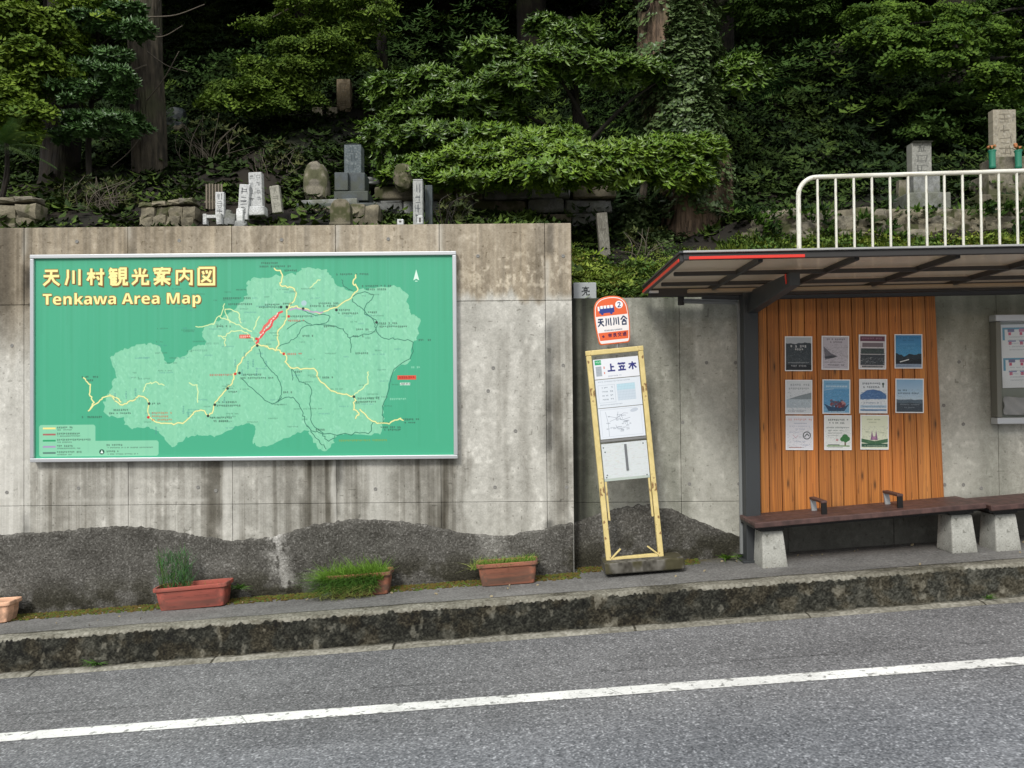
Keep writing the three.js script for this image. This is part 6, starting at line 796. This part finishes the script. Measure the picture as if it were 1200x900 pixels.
{ // light maple spray on the other side
  const r = RNG(604), t = fullTree('maple_tree', 'maple with flat pale green sprays reaching above the grey graves', 1240, 190, -11.5);
  obj('trunk', taper([loc(t, 1240, 190, -11.5), loc(t, 1236, 80, -11.5), loc(t, 1230, -20, -11.4), loc(t, 1226, -200, -11.4)], 0.11, 0.06, 9, 5, 0.25, r), barkDark, t);
  for (const [x, y, z] of [[1010, 34, -9.8], [1100, 78, -9.8], [1150, 20, -10.2]]) obj('branch', taper([loc(t, 1234, y - 6, -11.4), loc(t, mix(1234, x, 0.5), y - 10, mix(-11.4, z, 0.5)), loc(t, x, y, z)], 0.035, 0.006, 7, 5, 0.2, r), twigDark, t);
  scatter('foliage', SP, leafThin, padList(r, ragged(r, [[1022, 44, 26, 8, -9.8, 70], [1048, 32, 34, 10, -9.9, 130], [1085, 40, 40, 12, -9.8, 190], [1075, 66, 34, 10, -9.7, 130], [1118, 62, 42, 11, -9.8, 170], [1150, 84, 34, 9, -9.7, 110], [1176, 104, 28, 8, -9.7, 70], [1140, 28, 50, 12, -10.2, 140], [1060, 12, 60, 10, -10.4, 120], [1180, 50, 30, 14, -10.2, 90]], 6), [0.04, 0.09, 0.012], [0.14, 0.24, 0.028]), t, t.position);
  scatter('foliage', SP, leafMatt, padList(r, ragged(r, [[1130, 110, 60, 16, -10.6, 180], [1060, 120, 60, 18, -10.8, 180], [1180, 140, 40, 16, -10.5, 120], [1000, 20, 60, 20, -11, 150], [930, 10, 70, 16, -11, 160], [1190, 10, 40, 20, -10.8, 130], [1110, 150, 40, 12, -10.2, 90]], 6), [0.02, 0.05, 0.008], [0.07, 0.13, 0.02]), t, t.position);
  crownAbove(t, r, 6, 12, 4.6, 2800, DK, MD);
}
{ // drooping needle fronds
  const r = RNG(605), p = W(-4, 168, -7.5), t = thing('frond_plant', 'drooping needle fronds hanging beside the picture edge', 'plant', [p.x, p.y, -7.6]);
  const base = W(-6, 266, -7.6); obj('stem', taper([base.sub(t.position), new THREE.Vector3(0, -0.25, -0.05), new THREE.Vector3(0, 0.05, -0.05)], 0.035, 0.02, 8, 5, 0.3, r), barkDark, t);
  for (let k = 0; k < 34; k++) { const a = (r() - 0.35) * 2.6, el = 0.9 - r() * 1.1, L = 0.38 + r() * 0.2, dir = new THREE.Vector3(Math.sin(a) * Math.cos(el), Math.sin(el), Math.cos(a) * Math.cos(el) * 0.8), o = []; const side = new THREE.Vector3().crossVectors(dir, yAx).normalize(); for (let i = 0; i < 46; i++) { const u = 0.15 + 0.85 * i / 46, c = dir.clone().multiplyScalar(L * u).add(new THREE.Vector3(0, -0.28 * u * u * L, 0)), s = i % 2 ? 1 : -1, l = 0.1 * (1.1 - u * 0.5), tip = c.clone().addScaledVector(side, s * l * 0.75).addScaledVector(dir, l * 0.55).add(new THREE.Vector3(0, -l * 0.55, 0)), w = dir.clone().multiplyScalar(0.004); o.push(...c.clone().sub(w).toArray(), ...c.clone().add(w).toArray(), ...tip.toArray()); } obj('frond', fromTris(o), k % 3 ? leafM(0.08, 0.16, 0.04) : leafM(0.15, 0.24, 0.06), t); }
}
{ // fern and bare twiggy bushes
  const r = RNG(606);
  const fern = (px, py, z, s, label) => { const p = W(px, py, z), t = thing('fern', label, 'fern', [p.x, p.y, z]); for (let k = 0; k < 9; k++) { const a = -1.6 + k * 0.4 + (r() - 0.5) * 0.3, o = [], L = 0.42 * s * (0.7 + 0.5 * r()); for (let i = 0; i < 30; i++) { const u = i / 30, c = new THREE.Vector3(Math.sin(a) * L * u, L * (0.95 * u - 0.75 * u * u) + 0.02, Math.cos(a) * L * u * 0.7), sd = i % 2 ? 1 : -1, w = 0.1 * s * Math.sin(Math.PI * Math.min(1, u * 0.8 + 0.2)), d = new THREE.Vector3(Math.cos(a) * sd, -0.25, -Math.sin(a) * sd * 0.7).multiplyScalar(w), f = new THREE.Vector3(Math.sin(a), 0, Math.cos(a)).multiplyScalar(0.011 * s); o.push(...c.clone().sub(f).toArray(), ...c.clone().add(f).toArray(), ...c.clone().add(d).addScaledVector(f, 1.5).toArray()); } obj('frond', fromTris(o), leafM(0.035, 0.085, 0.03), t); } };
  fern(858, 262, -8.5, 1.1, 'arching fern beside the old ivy covered trunk'); fern(884, 120, -9.6, 1.3, 'dim fern above the ivy covered trunk side'); fern(628, 330, -7.9, 0.8, 'low fern hidden in the dark gap');
  const bush = (x0, x1, y0, y1, z, n, label, mat) => { const p = W((x0 + x1) / 2, y1, z), t = thing('twiggy_bush', label, 'bush', [p.x, p.y, z]); for (let i = 0; i < n; i++) { const a = loc(t, mix(x0, x1, 0.2 + 0.6 * r()), y1 + 4, z + (r() - 0.5) * 0.3), b = loc(t, mix(x0, x1, r()), mix(y0, y1, r() * 0.7), z + (r() - 0.3) * 0.5), m = a.clone().lerp(b, 0.5).add(new THREE.Vector3((r() - 0.5) * 0.2, 0.08, 0.1)); obj('twig', taper([a, m, b], 0.007, 0.002, 4, 4, 0), mat, t); } scatter('leaves', WS, leafMatt, padList(r, [[(x0 + x1) / 2, (y0 + y1) / 2, (x1 - x0) / 2, (y1 - y0) / 2, z, Math.round(n * 1.6)]], [0.03, 0.05, 0.015], [0.09, 0.1, 0.03], { fill: 0.5 }), t, t.position); };
  bush(70, 168, 205, 264, -7.9, 46, 'tangle of bare brown twigs below the two big trunks', twigM); bush(205, 300, 130, 215, -9.3, 34, 'dead brushwood on the slope behind the white tablets', twigM); bush(290, 372, 165, 240, -8.8, 24, 'thin olive brown bush behind the boulder grave', twigM); bush(505, 560, 225, 268, -7.7, 14, 'sparse twigs beside the pale grave post', twigDark); bush(720, 790, 255, 322, -8.1, 12, 'scraggly bush at the foot of the ivy covered trunk', twigM);
}
// undergrowth and the unlit wood behind
{
  const r = RNG(607), l = []; l.label = 'leafy ground cover on the hillside';
  for (let i = 0; i < 56000; i++) { const z = -7.0 - Math.pow(r(), 1.7) * 26, x = (r() - 0.5) * (10 + -z * 1.5); if (x < 0.6 && z > -7.7 && r() < 0.75) continue; if (x < 0.6 && z > -9 && r() < 0.5) continue; const k = fbm(x * 1.1 + 5, z * 1.1, 3); if (k < 0.36 && r() < 0.6) continue; const lit = x > 0.45 && z > -8.3; if (lit && (r() < 0.9 || x > 2)) continue; if (x > 0.9 && x < 2.4 && z > -8.8 && r() < 0.8) continue; l.push([new THREE.Vector3(x, T(x, z) + 0.01, z), new THREE.Vector3((r() - 0.5) * 0.6, 1, 0.3 + (r() - 0.5) * 0.5).normalize(), r() * 6.28, (lit ? 0.9 : 1.4) + r() * 1.1, lit ? col(r, MD, YL) : col(r, [0.014, 0.028, 0.007], z > -8.6 ? [0.08, 0.13, 0.02] : [0.045, 0.08, 0.015])]); }  // leaves coloured brighter in the open, darker uphill to stand for forest shade
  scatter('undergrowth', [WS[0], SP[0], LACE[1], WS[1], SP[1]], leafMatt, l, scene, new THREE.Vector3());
  const g = []; g.label = 'bright low weeds and grass behind the railing and in the gap';
  for (let i = 0; i < 13000; i++) { const x = 0.5 + r() * 5.4, z = -6.98 - r() * 1.25; if (x > 0.75 && x < 2.3 && z < -7.75 && r() < 0.85) continue; g.push([new THREE.Vector3(x, T(x, z) + (r() < 0.2 ? r() * 0.1 : 0), z), new THREE.Vector3((r() - 0.5) * 0.7, 1, 0.5 * r()).normalize(), r() * 6.28, 0.5 + r() * 0.75, r() < 0.1 ? col(r, YL, [0.24, 0.2, 0.05]) : fbm(x * 3, z * 3 + 5, 2) > 0.5 ? col(r, [0.1, 0.17, 0.025], [0.25, 0.32, 0.05]) : col(r, [0.045, 0.1, 0.018], [0.13, 0.2, 0.035])]); }
  scatter('weeds', [WS[1], WS[0], SP[0], LACE[0]], leafThin, g, scene, new THREE.Vector3());
  const dp = []; dp.label = 'dark low shrubs covering the slope under the trees';
  for (let i = 0; i < 16000; i++) { const z = -8.7 - Math.pow(r(), 1.3) * 7, x = (r() - 0.45) * (9 - z * 0.7), y = T(x, z) + r() * r() * 0.5; if (x < 0.4 && z > -9.4) continue; if (x > -3.2 && x < -1.7 && z > -10.9) continue; if (x > 2.2 && z > -9.5 && r() < 0.9) continue; dp.push([new THREE.Vector3(x, y, z), new THREE.Vector3((r() - 0.5) * 0.9, 0.7, 0.5).normalize(), r() * 6.28, 1.1 + r() * 0.9, fbm(x * 1.4, z * 1.4 + y, 2) > 0.55 ? col(r, [0.016, 0.036, 0.008], [0.06, 0.1, 0.018]) : col(r, [0.008, 0.02, 0.005], [0.022, 0.045, 0.01])]); }  // forest shade put into the leaf colours, kept near black
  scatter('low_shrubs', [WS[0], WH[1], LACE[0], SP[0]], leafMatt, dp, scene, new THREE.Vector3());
  const gb = []; gb.label = 'tufts of bright grass behind the railing';
  for (let i = 0; i < 2600; i++) { const x = 1.9 + r() * 4.2, z = -7.3 - r() * 0.95; if (fbm(x * 2, z * 3, 2) < 0.4) continue; gb.push([new THREE.Vector3(x, T(x, z), z), new THREE.Vector3((r() - 0.5) * 0.5, 1, 0.25).normalize(), r() * 6.28, 0.5 + r() * 0.7, fbm(x * 2.5 + 9, z * 4, 2) > 0.5 ? col(r, [0.09, 0.15, 0.02], [0.22, 0.27, 0.04]) : col(r, [0.05, 0.1, 0.015], [0.14, 0.19, 0.03])]); }
  scatter('bank_grass', TU, leafThin, gb, scene, new THREE.Vector3());
  const rubLeaf = []; rubLeaf.label = 'small leaves creeping over the rubble wall';
  for (let i = 0; i < 700; i++) { const x = 2.2 + r() * 4, y = 3.02 + r() * 0.5; if (fbm(x * 3, y * 4 + 9) < 0.56) continue; rubLeaf.push([new THREE.Vector3(x, y, -8.1 - (y - 3) * 0.15 + r() * 0.06), new THREE.Vector3((r() - 0.5), 0.5, 0.8).normalize(), r() * 6.28, 0.5 + r() * 0.6, col(r, DK, MD)]); }
  scatter('wall_weeds', TU, leafMatt, rubLeaf, scene, new THREE.Vector3());
  const d = []; d.label = 'dim mass of leaves in the unlit wood behind';
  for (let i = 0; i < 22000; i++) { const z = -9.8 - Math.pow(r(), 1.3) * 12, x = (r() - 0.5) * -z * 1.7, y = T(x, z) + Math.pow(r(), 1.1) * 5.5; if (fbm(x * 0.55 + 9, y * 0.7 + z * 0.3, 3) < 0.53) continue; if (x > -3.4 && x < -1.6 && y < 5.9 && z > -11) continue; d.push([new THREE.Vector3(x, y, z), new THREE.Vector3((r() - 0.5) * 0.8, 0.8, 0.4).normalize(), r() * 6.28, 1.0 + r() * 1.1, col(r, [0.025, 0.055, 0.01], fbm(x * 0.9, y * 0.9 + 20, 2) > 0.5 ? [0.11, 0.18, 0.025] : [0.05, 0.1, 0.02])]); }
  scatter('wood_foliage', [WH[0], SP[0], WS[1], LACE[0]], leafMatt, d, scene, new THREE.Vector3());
  // trunks that can just be made out, their crowns closing the sky
  const proto = thing('forest_tree', 'dim straight trunk standing back in the unlit wood', 'tree', [0, 0, -14], 'trees deep in the wood');
  obj('trunk', taper([[0, -0.6, 0], [0.06, 3, 0], [0, 7, 0], [0.08, 15, 0]], 0.24, 0.12, 10, 5, 0.2, r), barkDark, proto);
  for (const [y, a] of [[3.4, 0.6], [4.4, 2.6], [5.5, 4.4]]) obj('dead_branch', taper([[0, y, 0], [Math.sin(a) * 0.5, y + 0.12, Math.cos(a) * 0.5], [Math.sin(a) * 1.1, y - 0.05, Math.cos(a) * 1.1]], 0.025, 0.006, 5, 3, 0.2, r), twigDark, proto);
  { const ll = []; for (let i = 0; i < 3000; i++) { const th = r() * 6.28, q = Math.sqrt(r()) * 4.2, y = 6.5 + 8 * Math.pow(r(), 1.2); const k = 1 - 0.6 * (y - 6.5) / 8; ll.push([new THREE.Vector3(Math.cos(th) * q * k, y - q * 0.25, -14 + Math.sin(th) * q * k), new THREE.Vector3(r() - 0.5, 0.8, r() - 0.5).normalize(), r() * 6.28, 0.8 + r() * 0.8, col(r, DK, MD)]); } scatter('crown', BIG, leafMatt, ll, proto, new THREE.Vector3(0, 0, -14)); }
  const spots = [[-3.6, -13.5], [0.4, -12.6], [3.4, -12.4], [-6.6, -11.2], [6.8, -11.6], [-1.4, -16.5], [5.6, -16], [-7.5, -16], [2.2, -19.5], [-4.6, -20], [9.6, -15], [-11, -13.5], [8.6, -21], [-10, -21], [0.2, -24], [-10.5, -8.8], [10.4, -9.6], [5, -26], [-6, -27], [13, -20], [-14.5, -19]];
  spots.forEach(([x, z], i) => { const o = i ? proto.clone() : proto; if (i) { o.name = numbered('forest_tree'); scene.add(o); } o.userData = { label: 'dim straight trunk standing back in the unlit wood', category: 'tree', group: 'trees deep in the wood' }; o.position.set(x, T(x, z), z); o.rotation.y = i * 2.4; const s = 0.85 + (i * 37 % 10) / 26; o.scale.set(s, s, s); });
}

renderer.render(scene, camera);
